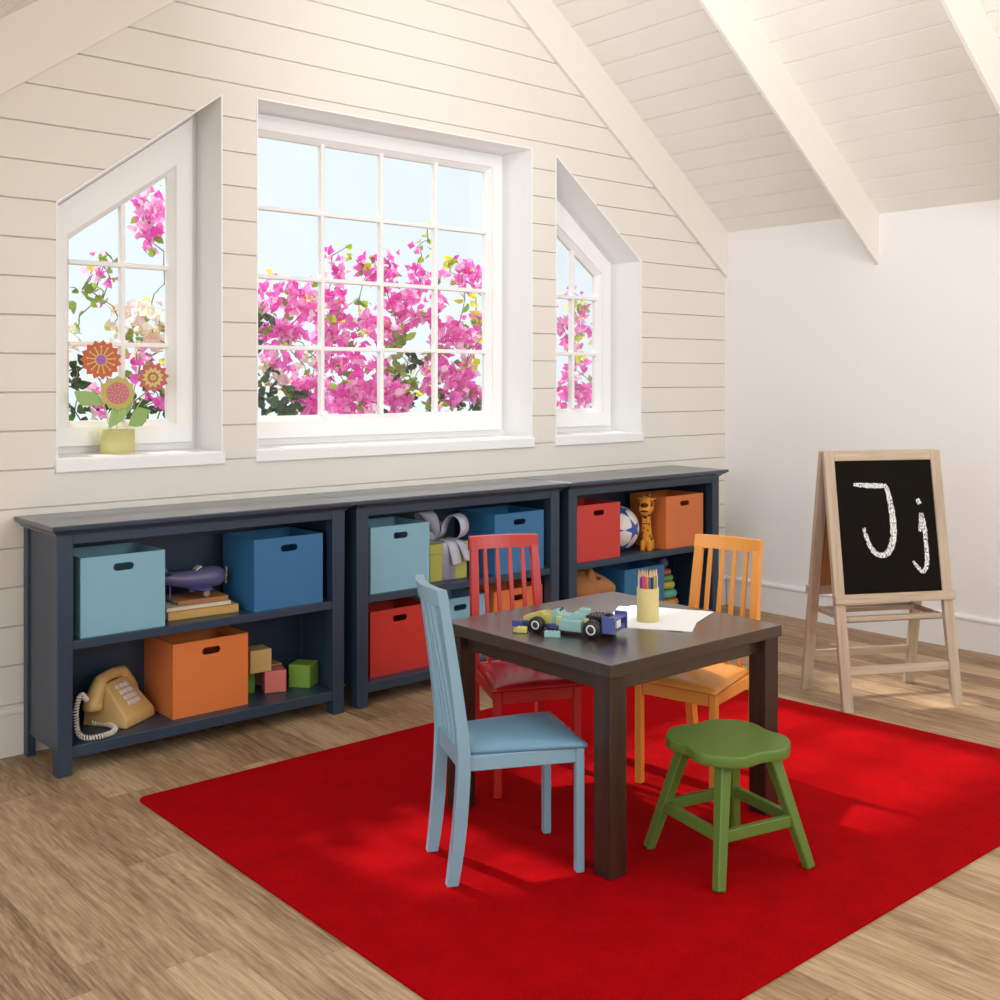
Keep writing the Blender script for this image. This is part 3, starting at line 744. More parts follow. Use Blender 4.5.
ellipsoid(bm, (0, 0, .172), (.018, .016, .012))
bowleaf([(-.002, -.02, .164), (.002, -.085, .167), (.008, -.112, .155), (.018, -.12, .115), (.027, -.125, .068)], (1, 0, .06), [.02, .044, .048, .048, .046])
bowleaf([(.02, -.02, .164), (.046, -.085, .167), (.056, -.112, .155), (.074, -.12, .115), (.09, -.124, .076)], (1, 0, -.12), [.02, .04, .043, .043, .042])
obj('bow', bm, silver, gb)['label'] = 'silver ribbon bow'

# ---------------------------------------------------------------- ball
bx, by, br = 4.101, 3.832, .1125
bl = thing('ball', 'white ball with blue stars on the right bookcase', 'ball', (bx, by, S1 + .002), 0)
t = bmesh.new(); bmesh.ops.create_uvsphere(t, u_segments=48, v_segments=32, radius=br)
for f in t.faces: f.smooth = True
bm = new_bm(); merge(bm, t, T(0, 0, br)); obj('ball_skin', bm, mat('white_ball', (228, 222, 214), .4, .5), bl)
bm = new_bm(); phi = (1 + 5 ** .5) / 2
ico = [Vector(v).normalized() for v in ((0, 1, phi), (0, 1, -phi), (0, -1, phi), (0, -1, -phi), (1, phi, 0), (1, -phi, 0), (-1, phi, 0), (-1, -phi, 0), (phi, 0, 1), (phi, 0, -1), (-phi, 0, 1), (-phi, 0, -1))]
# turn the star pattern so that one star looks at the open side of the shelf, right of centre
want = Vector((.08, -.99, .02)).normalized(); Q = ico[2].rotation_difference(want)
Q2 = Matrix.Rotation(.35, 3, want)
def on_ball(v, k=1.008): return Vector((0, 0, br)) + v.normalized() * br * k
for v in ico:
    nrm = (Q2 @ (Q @ v)).normalized(); others = sorted(((Q2 @ (Q @ w)).normalized() for w in ico), key=lambda w: -w.dot(nrm))[1:6]
    x = (others[0] - nrm * others[0].dot(nrm)).normalized(); y = nrm.cross(x)
    tips = [((.545 if k % 2 == 0 else .205) * math.cos(2 * PI * k / 10), (.545 if k % 2 == 0 else .205) * math.sin(2 * PI * k / 10)) for k in range(10)]
    def sp(p):
        r_ = math.hypot(*p) or 1e-9
        return bm.verts.new(on_ball(nrm + (x * p[0] + y * p[1]) * (math.tan(r_) / r_)))
    M_ = 8
    for k in range(10):                                   # each wedge: a triangle split finely so that it hugs the ball
        A_, B_ = Vector(tips[k]), Vector(tips[(k + 1) % 10])
        g_ = [[sp(A_ * ((i - j) / M_) + B_ * (j / M_)) for j in range(i + 1)] for i in range(M_ + 1)]
        for i in range(M_):
            for j in range(i + 1):
                bm.faces.new((g_[i][j], g_[i + 1][j], g_[i + 1][j + 1])).smooth = True
                if j < i: bm.faces.new((g_[i][j], g_[i + 1][j + 1], g_[i][j + 1])).smooth = True
bmesh.ops.remove_doubles(bm, verts=bm.verts, dist=1e-6)
obj('stars', bm, mat('ball_blue', (52, 84, 164), .4, .5), bl)['label'] = 'blue stars'
bm = new_bm()
for i, v in enumerate(ico):
    for w in ico[i + 1:]:
        if (v - w).length < 1.2:
            a, b = (Q2 @ (Q @ v)).normalized(), (Q2 @ (Q @ w)).normalized()
            tube(bm, [on_ball(a.slerp(b, k / 14), 1.0) for k in range(15)], .0008, 4)
obj('seams', bm, mat('ball_seam', (120, 116, 118), .6, .3), bl)

# ---------------------------------------------------------------- toy giraffe
gi = thing('toy_giraffe', 'orange toy giraffe with dark brown markings standing right of the ball', 'toy giraffe', (4.222, 3.742, S1), 0)
go = mat('giraffe_orange', (226, 146, 36), .6, .3, sheen=.2); gd = mat('giraffe_brown', (72, 34, 16), .6, .3)
F = -.955  # faces out of the shelf, towards the table
bm = new_bm()
tube(bm, [(0, .018, .03), (0, .012, .07), (0, .002, .115), (0, -.003, .15), (0, -.006, .18), (0, -.008, .2)], [.026, .027, .0245, .0225, .0235, .027], 20)
ellipsoid(bm, (0, .022, .062), (.027, .04, .033))
ellipsoid(bm, (0, -.006, .222), (.040, .034, .046)); ellipsoid(bm, (0, -.03, .212), (.032, .03, .034)); ellipsoid(bm, (0, -.002, .248), (.036, .028, .022))
for sx in (-1, 1):
    tube(bm, [(sx * .0165, -.008, .0), (sx * .0165, -.008, .05)], [.0125, .013], 14); tube(bm, [(sx * .0165, .05, .0), (sx * .0165, .046, .05)], [.0125, .014], 14)
    tube(bm, [(sx * .028, 0, .256), (sx * .05, .002, .262)], [.009, .004], 10)
bm = fuse(bm, .0035, 5); zmin = min(v.co.z for v in bm.verts)
for v in bm.verts: v.co.z -= zmin
obj('body', bm, go, gi)
def blot(bm, c, r, y0=None): ellipsoid(bm, c, r, u=14, v=8)
bm = new_bm(); tmp = bpy.data.objects[[o.name for o in gi.children][0]].data
from mathutils.bvhtree import BVHTree
bvh = BVHTree.FromPolygons([v.co for v in tmp.vertices], [p.vertices for p in tmp.polygons])
def decal(bm, pts, frm, thick=.0015):
    """patch of colour laid on the body: outline points projected along frm"""
    t = bmesh.new(); cx = [sum(p[i] for p in pts) / len(pts) for i in range(3)]
    def hit(p):
        h = bvh.ray_cast(Vector(p) - Vector(frm) * .3, Vector(frm))
        return (h[0] + h[1] * thick) if h[0] is not None else None
    rings_ = [[hit([cx[i] + (p[i] - cx[i]) * k for i in range(3)]) for p in pts] for k in (.5, 1)]
    c = hit(cx)
    if c is None or any(q is None for r in rings_ for q in r): t.free(); return
    cv = t.verts.new(c); vr = [[t.verts.new(q) for q in r] for r in rings_]; n = len(pts)
    for i in range(n):
        t.faces.new((cv, vr[0][i], vr[0][(i + 1) % n])); t.faces.new((vr[0][i], vr[1][i], vr[1][(i + 1) % n], vr[0][(i + 1) % n]))
    for f in t.faces: f.smooth = True
    merge(bm, t)
def oval(x, z, rx, rz_, n=12, rot=0): return [(x + rx * math.cos(2 * PI * k / n) * math.cos(rot) - rz_ * math.sin(2 * PI * k / n) * math.sin(rot), -.3, z + rx * math.cos(2 * PI * k / n) * math.sin(rot) + rz_ * math.sin(2 * PI * k / n) * math.cos(rot)) for k in range(n)]
for a in ((0, .231, .019, .011), (0, .203, .019, .005), (0, .171, .009, .008), (-.014, .176, .004, .006), (.018, .18, .004, .007), (0, .138, .017, .0028), (.017, .135, .0025, .008), (.019, .075, .003, .007), (-.021, .078, .003, .006), (.031, .235, .004, .012), (-.03, .232, .004, .009), (.028, .25, .004, .004), (-.008, .115, .004, .005), (.01, .105, .005, .004), (-.014, .09, .004, .006), (.004, .15, .003, .004)):
    decal(bm, oval(*a), (0, 1, 0))
for sx in (-1, 1):
    for z, y in ((.225, -.005), (.185, -.006), (.16, -.003), (.12, .004), (.07, .03), (.09, .012), (.06, .005), (.25, .0)):
        decal(bm, [(sx * .3, y + .008 * math.cos(q), z + .009 * math.sin(q)) for q in [2 * PI * k / 10 for k in range(10)]], (-sx, 0, 0))
obj('spots', bm, gd, gi)['label'] = 'dark brown spots'
for sx in (-1, 1):
    bm = new_bm(); tube(bm, [(sx * .014, -.003, .262), (sx * .016, -.003, .277)], .004, 10); ellipsoid(bm, (sx * .016, -.003, .278), (.006, .006, .006)); obj('horn', bm, mat('giraffe_horn', (150, 100, 60), .6, .3), gi)
bm = new_bm(); tube(bm, [(0, .055, .075), (0, .07, .072), (0, .078, .055)], [.006, .005, .005], 8); ellipsoid(bm, (0, .08, .046), (.008, .008, .013)); obj('tail', bm, go, gi)
gi.rotation_euler.z = -1.05

# ---------------------------------------------------------------- brown toy animal
an = thing('toy_animal', 'rounded brown toy animal with a pointed ear on the bottom shelf of the right bookcase', 'toy animal', (3.832, 3.835, S0), -.5)
bm = new_bm()
ellipsoid(bm, (-.02, 0, .085), (.11, .085, .075)); ellipsoid(bm, (.0, 0, .185), (.105, .092, .105))
tube(bm, [(.02, 0, .2), (.08, 0, .2), (.13, 0, .192), (.172, 0, .184), (.188, 0, .182)], [.088, .07, .05, .03, .016], 24)
for sx, sy in ((.05, -1), (.05, 1), (-.08, 1), (-.08, -1)): tube(bm, [(sx, sy * .055, 0), (sx, sy * .05, .09)], [.03, .034], 16)
bm = fuse(bm, .007, 8); zm = min(v.co.z for v in bm.verts)
for v in bm.verts: v.co.z -= zm
obj('body', bm, mat('toy_brown', (172, 112, 62), .6, .3, sheen=.2), an)
for sy in (-1, 1):
    bm = new_bm(); lathe(bm, [(.034, 0), (.027, .022), (.014, .05), (0, .072)], 14, T(.045, sy * .045, .238) @ Matrix.Rotation(-sy * .25, 4, 'X')); obj('ear', bm, MATS['toy_brown'], an)
    bm = new_bm(); ellipsoid(bm, (.085, sy * .050, .245), (.014, .008, .009)); obj('eye', bm, mat('black_bead', (18, 16, 16), .2, .6), an)

# ---------------------------------------------------------------- ring stacker
rs = thing('ring_stacker', 'pastel ring stacking toy with a violet ball on top, right of a blue bin', 'ring stacker', (4.485, 3.86, S0), 0)
bm = new_bm(); lathe(bm, [(0, 0), (.078, 0), (.08, .006), (.078, .016), (.012, .018), (.008, .23), (0, .232)], 32); obj('base', bm, wood_l, rs)
for z, R, r, c in ((.041, .081, .021, (216, 140, 62)), (.086, .073, .022, (104, 186, 176)), (.131, .062, .019, (214, 204, 84)), (.167, .053, .016, (116, 178, 112)), (.199, .043, .014, (218, 118, 112))):
    bm = new_bm(); pr = [(.01 + (R - .01 - r) + r * math.cos(a), z + r * math.sin(a)) for a in [PI * k / 14 - PI / 2 for k in range(15)]]
    lathe(bm, [(.012, z - r)] + pr + [(.012, z + r)], 36); obj('ring', bm, mat('ring_%d_%d_%d' % c, c, .4, .5), rs)
bm = new_bm(); ellipsoid(bm, (0, 0, .243), (.027, .027, .027)); obj('ball_top', bm, mat('ring_violet', (104, 104, 178), .4, .5), rs)

# ---------------------------------------------------------------- rug
def rounded(P, r, n=6):
    out = []; m = len(P)
    for i in range(m):
        a, b, c = Vector(P[i - 1]), Vector(P[i]), Vector(P[(i + 1) % m])
        u = (a - b).normalized(); v = (c - b).normalized()
        for k in range(n + 1):
            t = k / n; p = b + u * r * (1 - t) ** 2 + v * r * t ** 2
            out.append((p.x, p.y))
    return out
RZ = .008
rugm = bpy.data.materials.new('red_rug_pile'); rugm.use_nodes = True
N = rugm.node_tree.nodes; L = rugm.node_tree.links; b = N['Principled BSDF']
tc = N.new('ShaderNodeTexCoord'); n1 = N.new('ShaderNodeTexNoise'); n1.inputs['Scale'].default_value = 230; n1.inputs['Detail'].default_value = 4
n2 = N.new('ShaderNodeTexNoise'); n2.inputs['Scale'].default_value = 9; n2.inputs['Detail'].default_value = 5; n2.inputs['Roughness'].default_value = .7
L.new(tc.outputs['Object'], n1.inputs['Vector']); L.new(tc.outputs['Object'], n2.inputs['Vector'])
f = mth(N, L, 'ADD', mth(N, L, 'MULTIPLY', n1.outputs['Fac'], .6), mth(N, L, 'MULTIPLY', n2.outputs['Fac'], .4))
r = ramp(N, [(.3, lin((132, 0, 4))), (.7, lin((186, 2, 10)))]); L.new(f, r.inputs[0]); L.new(r.outputs[0], b.inputs['Base Color'])
b.inputs['Roughness'].default_value = .95; b.inputs['Specular IOR Level'].default_value = .03; b.inputs['Sheen Weight'].default_value = .03; b.inputs['Sheen Roughness'].default_value = .5
b.inputs['Sheen Tint'].default_value = lin((255, 120, 120)) + (1,)
bp = N.new('ShaderNodeBump'); bp.inputs['Strength'].default_value = .5; bp.inputs['Distance'].default_value = .004; L.new(n1.outputs['Fac'], bp.inputs['Height']); L.new(bp.outputs['Normal'], b.inputs['Normal'])
bm = new_bm(); rp = [(1.412, 1.432), (3.903, 1.432), (3.788, 3.338), (1.412, 3.338)]
cx, cy = 2.65, 2.385
prism(bm, rounded([(x - cx, y - cy) for x, y in rp], .035), 0, RZ, None, .003)
tag(obj('rug', bm, rugm, None, (cx, cy, 0)), 'plain red rug lying on the wooden floor under the table', 'rug')

# ---------------------------------------------------------------- table
esp = wood('espresso_wood', (40, 26, 20), (62, 42, 32), .30, 'X', 1.0, 16, .02, coat=.7)
espz = wood('espresso_wood_upright', (40, 26, 20), (66, 44, 33), .3, 'Z', 1.0, 16, .03)
TX0, TX1, TY0, TY1, TZ = 2.090, 2.828, 1.970, 2.668, .565
tb = thing('play_table', 'dark brown square wooden play table standing on the red rug', 'table', ((TX0 + TX1) / 2, (TY0 + TY1) / 2, RZ), -.006)
hx, hy = (TX1 - TX0) / 2, (TY1 - TY0) / 2; TH = TZ - RZ
bm = new_bm(); box(bm, (-hx, -hy, TH - .034), (hx, hy, TH), .0012); obj('tabletop', bm, esp, tb)
for sx in (-1, 1):
    for sy in (-1, 1):
        bm = new_bm(); x = sorted((sx * (hx - .007), sx * (hx - .070))); y = sorted((sy * (hy - .007), sy * (hy - .070)))
        box(bm, (x[0], y[0], 0), (x[1], y[1], TH - .0335), .003); obj('leg', bm, espz, tb)
for s in (-1, 1):
    bm = new_bm(); y = sorted((s * (hy - .036), s * (hy - .056))); box(bm, (-hx + .06, y[0], TH - .082), (hx - .06, y[1], TH - .0335), .002); obj('apron', bm, esp, tb)
    bm = new_bm(); x = sorted((s * (hx - .036), s * (hx - .056))); box(bm, (x[0], -hy + .06, TH - .082), (x[1], hy - .06, TH - .0335), .002); obj('apron', bm, MATS.setdefault('espresso_y', wood('espresso_wood_cross', (40, 26, 20), (66, 44, 33), .3, 'Y', 1.0, 16, .03)), tb)

# ---------------------------------------------------------------- chairs
def sweep_bar(bm, pts, wx, wy, bev=.002):
    """post following pts in x/z (y given), section wx by wy"""
    rings_ = []
    for i, (x, y, z) in enumerate(pts):
        a = wx[i] if isinstance(wx, list) else wx
        rings_.append([bm.verts.new((x + dx * a / 2, y + dy * wy / 2, z)) for dx, dy in ((-1, -1), (1, -1), (1, 1), (-1, 1))])
    t = []
    for p, q in zip(rings_, rings_[1:]):
        for k in range(4): t.append(bm.faces.new((p[k], p[(k + 1) % 4], q[(k + 1) % 4], q[k])))
    bm.faces.new(rings_[0][::-1]); bm.faces.new(rings_[-1])
    es = [e for e in bm.edges if (not any(v in rings_[0] for v in e.verts) or not any(v in rings_[-1] for v in e.verts)) and abs(e.verts[0].co.z - e.verts[1].co.z) > 1e-4]
    bmesh.ops.bevel(bm, geom=es, offset=bev, segments=1, affect='EDGES')
def backx(z):
    """centre line of the back posts: foot swept back, straight at the seat, raked above"""
    if z < .33: return -.152 - .028 * ((.33 - z) / .33) ** 1.8
    return -.152 - .059 * ((z - .33) / .435) ** 1.25
def make_chair(label, paint, vinyl, loc, rz):
    t = thing('chair', label, 'chair', loc, rz, 'painted chairs around the play table')
    for sy in (-1, 1):
        bm = new_bm(); box(bm, (.148, sy * .131 - .012, 0), (.17, sy * .131 + .012, .327), .002); obj('leg', bm, paint, t)
        bm = new_bm(); zs = [0, .04, .09, .15, .21, .27, .33, .4, .48, .56, .64, .72]
        sweep_bar(bm, [(backx(z), sy * (.107 + .012 * max(0, 1 - abs(z - .3) / .4)), z) for z in zs], [.03, .031, .033, .034, .035, .035, .034, .031, .029, .027, .026, .025], .026); obj('back_post', bm, paint, t)
    bm = new_bm(); n = 10; fr = []; bk = []
    rings_ = []
    for i in range(n + 1):
        s = -1 + 2 * i / n; y = s * .121; sag = -.02 * (1 - s * s)
        rings_.append([bm.verts.new(q) for q in ((backx(.713) - .013 + sag, y, .713), (backx(.713) + .014 + sag, y, .713), (backx(.755) + .013 + sag, y, .755), (backx(.755) - .013 + sag, y, .755))])
    for p, q in zip(rings_, rings_[1:]):
        for k in range(4): bm.faces.new((p[k], p[(k + 1) % 4], q[(k + 1) % 4], q[k]))
    bm.faces.new(rings_[0][::-1]); bm.faces.new(rings_[-1]); bmesh.ops.recalc_face_normals(bm, faces=bm.faces)
    obj('top_rail', bm, paint, t)
    for i in range(4):
        s = (-1.5 + i) / 2.5; bm = new_bm(); y = s * .112
        sag = -.014 * (1 - s * s)
        zs = [.33, .4, .5, .6, .66, .718]; sweep_bar(bm, [(backx(z) + .002 + sag * min(1, (z - .33) / .35), y, z) for z in zs], .012, .0125, .0015); obj('slat', bm, paint, t)
    bm = new_bm()
    box(bm, (-.16, -.112, .287), (-.14, .112, .34), .002); box(bm, (.148, -.118, .287), (.166, .118, .3265), .002)
    for sy in (-1, 1): beam(bm, (-.15, sy * .113, .307), (.16, sy * .127, .307), .018, .039, .002)
    obj('seat_frame', bm, paint, t)
    bm = new_bm(); nu, nv = 18, 18; g = []
    def pt(u, v, top):
        x = -.138 + .314 * u; hw = .108 + .04 * min(1, u * 1.0); y = (2 * v - 1) * hw
        e = (max(0, 1 - abs(2 * u - 1) ** 5) * max(0, 1 - abs(2 * v - 1) ** 5)) ** .5
        dome = (1 - (2 * u - 1) ** 2) * (1 - (2 * v - 1) ** 2)
        return Vector((x, y, .338 + (.011 * e + .012 * dome) if top else .3275))
    for top in (1, 0): g.append([[bm.verts.new(pt(i / nu, j / nv, top)) for j in range(nv + 1)] for i in range(nu + 1)])
    for i in range(nu):
        for j in range(nv):
            a = g[0]; f = bm.faces.new((a[i][j], a[i + 1][j], a[i + 1][j + 1], a[i][j + 1])); f.smooth = True
            a = g[1]; bm.faces.new((a[i][j], a[i][j + 1], a[i + 1][j + 1], a[i + 1][j]))
    rim = [(i, 0) for i in range(nu)] + [(nu, j) for j in range(nv)] + [(i, nv) for i in range(nu, 0, -1)] + [(0, j) for j in range(nv, 0, -1)]
    for k in range(len(rim)):
        (i, j), (p, q) = rim[k], rim[(k + 1) % len(rim)]
        bm.faces.new((g[0][i][j], g[1][i][j], g[1][p][q], g[0][p][q])).smooth = True
    bmesh.ops.recalc_face_normals(bm, faces=bm.faces)
    obj('seat', bm, vinyl, t)['label'] = 'padded glossy seat'
    return t
def paint(n, c): return mat(n, c, .38, .5, var=.02, vscale=6)
make_chair('light blue painted chair with slatted back at the left side of the table', paint('blue_chair_paint', (130, 164, 182)), mat('blue_vinyl', (108, 148, 174), .3, .5), (1.987, 2.261, RZ), -.421)
make_chair('red painted chair with slatted back behind the table', paint('red_chair_paint', (182, 38, 36)), mat('red_vinyl', (178, 28, 34), .26, .5), (2.436, 2.696, RZ), -1.997)
make_chair('orange painted chair with slatted back at the right side of the table', paint('orange_chair_paint', (228, 150, 62)), mat('orange_vinyl', (222, 146, 66), .32, .5), (2.864, 2.309, RZ), -2.944)

# ---------------------------------------------------------------- stool
grn = mat('green_stool_paint', (92, 120, 48), .42, .45, var=.03, vscale=6)
stl = thing('stool', 'green four legged wooden stool with scalloped seat in front of the table', 'stool', (2.44, 1.873, RZ), math.radians(32))
bm = new_bm(); pol = []
for k in range(96):
    a = 2 * PI * k / 96; c = abs(math.sin(2 * a)); pol.append(((.1645 - .025 * c ** 5) * math.cos(a), (.1645 - .025 * c ** 5) * math.sin(a)))
prism(bm, pol, .295, .325, None, .004, smooth=True); obj('seat', bm, grn, stl)
for k in range(4):
    a = k * PI / 2; bm = new_bm(); r0, r1 = .213, .112
    up = Vector((math.cos(a + PI / 4), math.sin(a + PI / 4), 0))
    beam(bm, (r1 * math.cos(a), r1 * math.sin(a), .2985), (r0 * math.cos(a), r0 * math.sin(a), .0), .034, .034, .003, up, .026, .026)
    for v in bm.verts: v.co.z = max(v.co.z, 0)
    obj('leg', bm, grn, stl)
    b2 = (k + 1) * PI / 2; z = .122; rr = r0 + (r1 - r0) * z / .2985; bm = new_bm()
    beam(bm, (rr * math.cos(a), rr * math.sin(a), z), (rr * math.cos(b2), rr * math.sin(b2), z), .018, .03, .002); obj('stretcher', bm, grn, stl)

# ---------------------------------------------------------------- easel
pine = wood('pale_pine', (168, 148, 124), (198, 180, 156), .6, 'Y', 1.0, 16, .04)
pinex = wood('pale_pine_cross', (168, 148, 124), (198, 180, 156), .6, 'X', 1.0, 16, .04)
ez = thing('easel', 'pale wooden standing chalkboard easel by the plain wall', 'easel', (4.171, 2.432, 0), -.502)
sn, cs = .154, .988
MF = Matrix(((1, 0, 0, 0), (0, sn, -cs, -.18), (0, cs, sn, 0), (0, 0, 0, 1)))
MB = Matrix(((-1, 0, 0, 0), (0, -sn, cs, .18), (0, cs, sn, 0), (0, 0, 0, 1)))
def epart(name, M, boxes, m, parent=None, bev=.002):
    bm = new_bm()
    for lo, hi in boxes: box(bm, lo, hi, bev)
    o = obj(name, bm, m, parent or ez); o.matrix_local = M if parent is None else Matrix.Identity(4)
    return o
for M in (MF, MB):
    for sx in (-1, 1):
        x = sorted((sx * .217, sx * .261)); o = epart('leg', M, [((x[0], 0, -.022), (x[1], 1.02, 0))], pine)
        for v in o.data.vertices:
            if v.co.y < .01: v.co.y = -v.co.z * sn / cs
    epart('top_rail', M, [((-.217, .981, -.021), (.217, 1.02, -.001))], pinex)
    epart('bottom_rail', M, [((-.265, .414, -.016), (.265, .451, .012))], pinex)
    epart('stretcher', M, [((-.217, .139, -.018), (.217, .172, -.004))], pinex)
    if M is MF:
        cb = epart('chalkboard', M, [((-.222, .446, -.014), (.222, .985, -.007))], mat('blackboard', (18, 14, 10), .85, .12, var=.05, vscale=20)); cb['label'] = 'black writing surface'
        def stroke(bm, pts, ws):
            P = [Vector((x, y)) for x, y in pts]; D = []; Wd = []
            for i in range(len(P) - 1):
                p0, p1, p2, p3 = P[max(i - 1, 0)], P[i], P[i + 1], P[min(i + 2, len(P) - 1)]
                for k in range(8):
                    u = k / 8; D.append(.5 * ((2 * p1) + (p2 - p0) * u + (2 * p0 - 5 * p1 + 4 * p2 - p3) * u * u + (3 * p1 - p0 - 3 * p2 + p3) * u ** 3)); Wd.append(ws[i] + (ws[i + 1] - ws[i]) * u)
            D.append(P[-1]); Wd.append(ws[-1]); prev = None
            for i, p in enumerate(D):
                d_ = (D[min(i + 1, len(D) - 1)] - D[max(i - 1, 0)]).normalized(); nr = Vector((-d_.y, d_.x))
                j = 1 + .22 * math.sin(i * 2.3) * math.sin(i * .9)
                q = [bm.verts.new((*(p + nr * Wd[i] * .5 * j), -.0064)), bm.verts.new((*(p - nr * Wd[i] * .5 * j), -.0064))]
                if prev: bm.faces.new((prev[0], prev[1], q[1], q[0]))
                prev = q
        ck = chalk_mat(); o_ = -.244
        bm = new_bm()
        stroke(bm, [(.106 + o_, .886), (.16 + o_, .881), (.215 + o_, .8785), (.238 + o_, .879)], [.012, .02, .02, .018])
        stroke(bm, [(.24 + o_, .882), (.252 + o_, .866), (.264 + o_, .80), (.268 + o_, .72), (.26 + o_, .655), (.236 + o_, .612), (.206 + o_, .60), (.176 + o_, .612), (.152 + o_, .65), (.135 + o_, .71)], [.014, .019, .024, .028, .028, .026, .02, .02, .018, .014])
        stroke(bm, [(.386 + o_, .822), (.39 + o_, .812), (.396 + o_, .80)], [.013, .02, .015])
        stroke(bm, [(.398 + o_, .765), (.396 + o_, .74), (.384 + o_, .69)], [.018, .022, .012])
        stroke(bm, [(.4 + o_, .76), (.407 + o_, .70), (.408 + o_, .64), (.406 + o_, .575), (.396 + o_, .54), (.38 + o_, .53), (.36 + o_, .55), (.342 + o_, .572)], [.016, .02, .018, .02, .018, .016, .014, .01])
        lt = obj('chalk_letters', bm, ck, cb); lt['label'] = 'white chalk letters J and j'
    else:
        epart('back_board', M, [((-.222, .446, -.014), (.222, .985, -.007))], wood('brown_board', (150, 96, 50), (196, 136, 78), .7, 'Y', 1, 20, .04))['label'] = 'brown wooden back board'
ty = .118
bm = new_bm()
for s in (-1, 1):
    y0, y1 = sorted((s * .075, s * ty)); box(bm, (-.212, y0, .335), (.212, y1, .341), .001)
    y0, y1 = sorted((s * ty, s * (ty - .012))); box(bm, (-.214, y0, .334), (.214, y1, .356), .002)
    y0, y1 = sorted((s * .07, s * .08)); box(bm, (-.212, y0, .335), (.212, y1, .352), .002)
    x0, x1 = sorted((s * .205, s * .217)); box(bm, (x0, -ty, .334), (x1, ty, .356), .002)
obj('tray', bm, pinex, ez)
bm = new_bm(); tube(bm, [(-.2, 0, .99), (.2, 0, .99)], .006, 8); obj('hinge', bm, mat('steel', (150, 148, 144), .3, .5, metal=1), ez)

# ---------------------------------------------------------------- race car and loose bricks
TT = TZ
cy_, cb_, ct_, ck_ = mat('brick_yellow', (208, 200, 112), .3, .5), mat('brick_blue', (78, 86, 150), .3, .5), mat('brick_teal', (150, 188, 186), .3, .5), mat('brick_black', (26, 24, 24), .35, .5)
car = thing('toy_race_car', 'yellow, teal and blue open wheel toy race car built of bricks on the table', 'toy car', (2.259, 2.397, TT), 1.942)
def studs(bm, xs, ys, z):
    for x in xs:
        for y in ys: lathe(bm, [(.0026, 0), (.0026, .0019), (0, .0019)], 10, T(x, y, z))
bm = new_bm(); box(bm, (-.205, -.026, .009), (.06, .026, .019), .001); box(bm, (-.06, -.034, .009), (-.02, .034, .022), .001); obj('chassis', bm, cb_, car)
bm = new_bm(); prism(bm, [(.066, .02), (.066, .032), (.048, .040), (.01, .051), (-.03, .053), (-.03, .02)], -.016, .016, Matrix.Rotation(PI / 2, 4, 'X'), .001)
box(bm, (-.03, -.024, .019), (.0, .024, .047), .001); studs(bm, (-.022, -.014, -.006), (-.008, .0, .008), .0525); obj('nose', bm, cy_, car)
bm = new_bm(); box(bm, (.056, -.048, .008), (.084, .048, .018), .001); box(bm, (.05, -.052, .008), (.084, -.046, .026), .001); box(bm, (.05, .046, .008), (.084, .052, .026), .001); studs(bm, (.063, .076), (-.036, -.02, .02, .036), .0178); obj('front_wing', bm, cb_, car)
bm = new_bm()
prism(bm, [(-.028, .02), (-.028, .058), (-.046, .062), (-.06, .05), (-.085, .048), (-.1, .06), (-.14, .056), (-.14, .02)], -.022, .022, Matrix.Rotation(PI / 2, 4, 'X'), .001)
studs(bm, (-.034, -.042), (-.008, .008), .059); studs(bm, (-.11, -.12, -.13), (-.012, .012), .0575); obj('cockpit', bm, ct_, car)
for sy in (-1, 1):
    bm = new_bm(); y = sorted((sy * .02, sy * .05)); box(bm, (-.136, y[0], .011), (-.066, y[1], .042), .0015); studs(bm, (-.075, -.087, -.099, -.111, -.123), (sy * .028, sy * .042), .0418); obj('side_pod', bm, ct_, car)
    bm = new_bm(); y = sorted((sy * .018, sy * .034)); box(bm, (-.064, y[0], .02), (-.05, y[1], .046), .001); obj('yellow_brick', bm, cy_, car)['label'] = 'yellow brick'
    bm = new_bm(); box(bm, (-.152, y[0], .036), (-.137, y[1], .05), .001); obj('yellow_brick', bm, cy_, car)['label'] = 'yellow brick'
bm = new_bm(); box(bm, (-.142, -.012, .055), (-.112, .012, .070), .0015); studs(bm, (-.135, -.127, -.119), (-.005, .005), .0698); obj('air_intake', bm, ct_, car)
bm = new_bm(); box(bm, (-.192, -.03, .019), (-.142, .03, .058), .0015); studs(bm, (-.185, -.175, -.165, -.155), (-.02, 0, .02), .0578); obj('engine', bm, ck_, car)
bm = new_bm()
for sy in (-1, 1): y = sorted((sy * .046, sy * .052)); box(bm, (-.238, y[0], .016), (-.2, y[1], .064), .001)
box(bm, (-.236, -.05, .05), (-.21, .05, .056), .001); box(bm, (-.232, -.05, .016), (-.205, .05, .03), .001); box(bm, (-.21, -.02, .019), (-.19, .02, .05), .001)
obj('rear_wing', bm, cb_, car)
bm = new_bm(); box(bm, (-.2385, .0, .03), (-.232, .03, .05), .001); obj('white_plate', bm, MATS['white_plastic'], car)
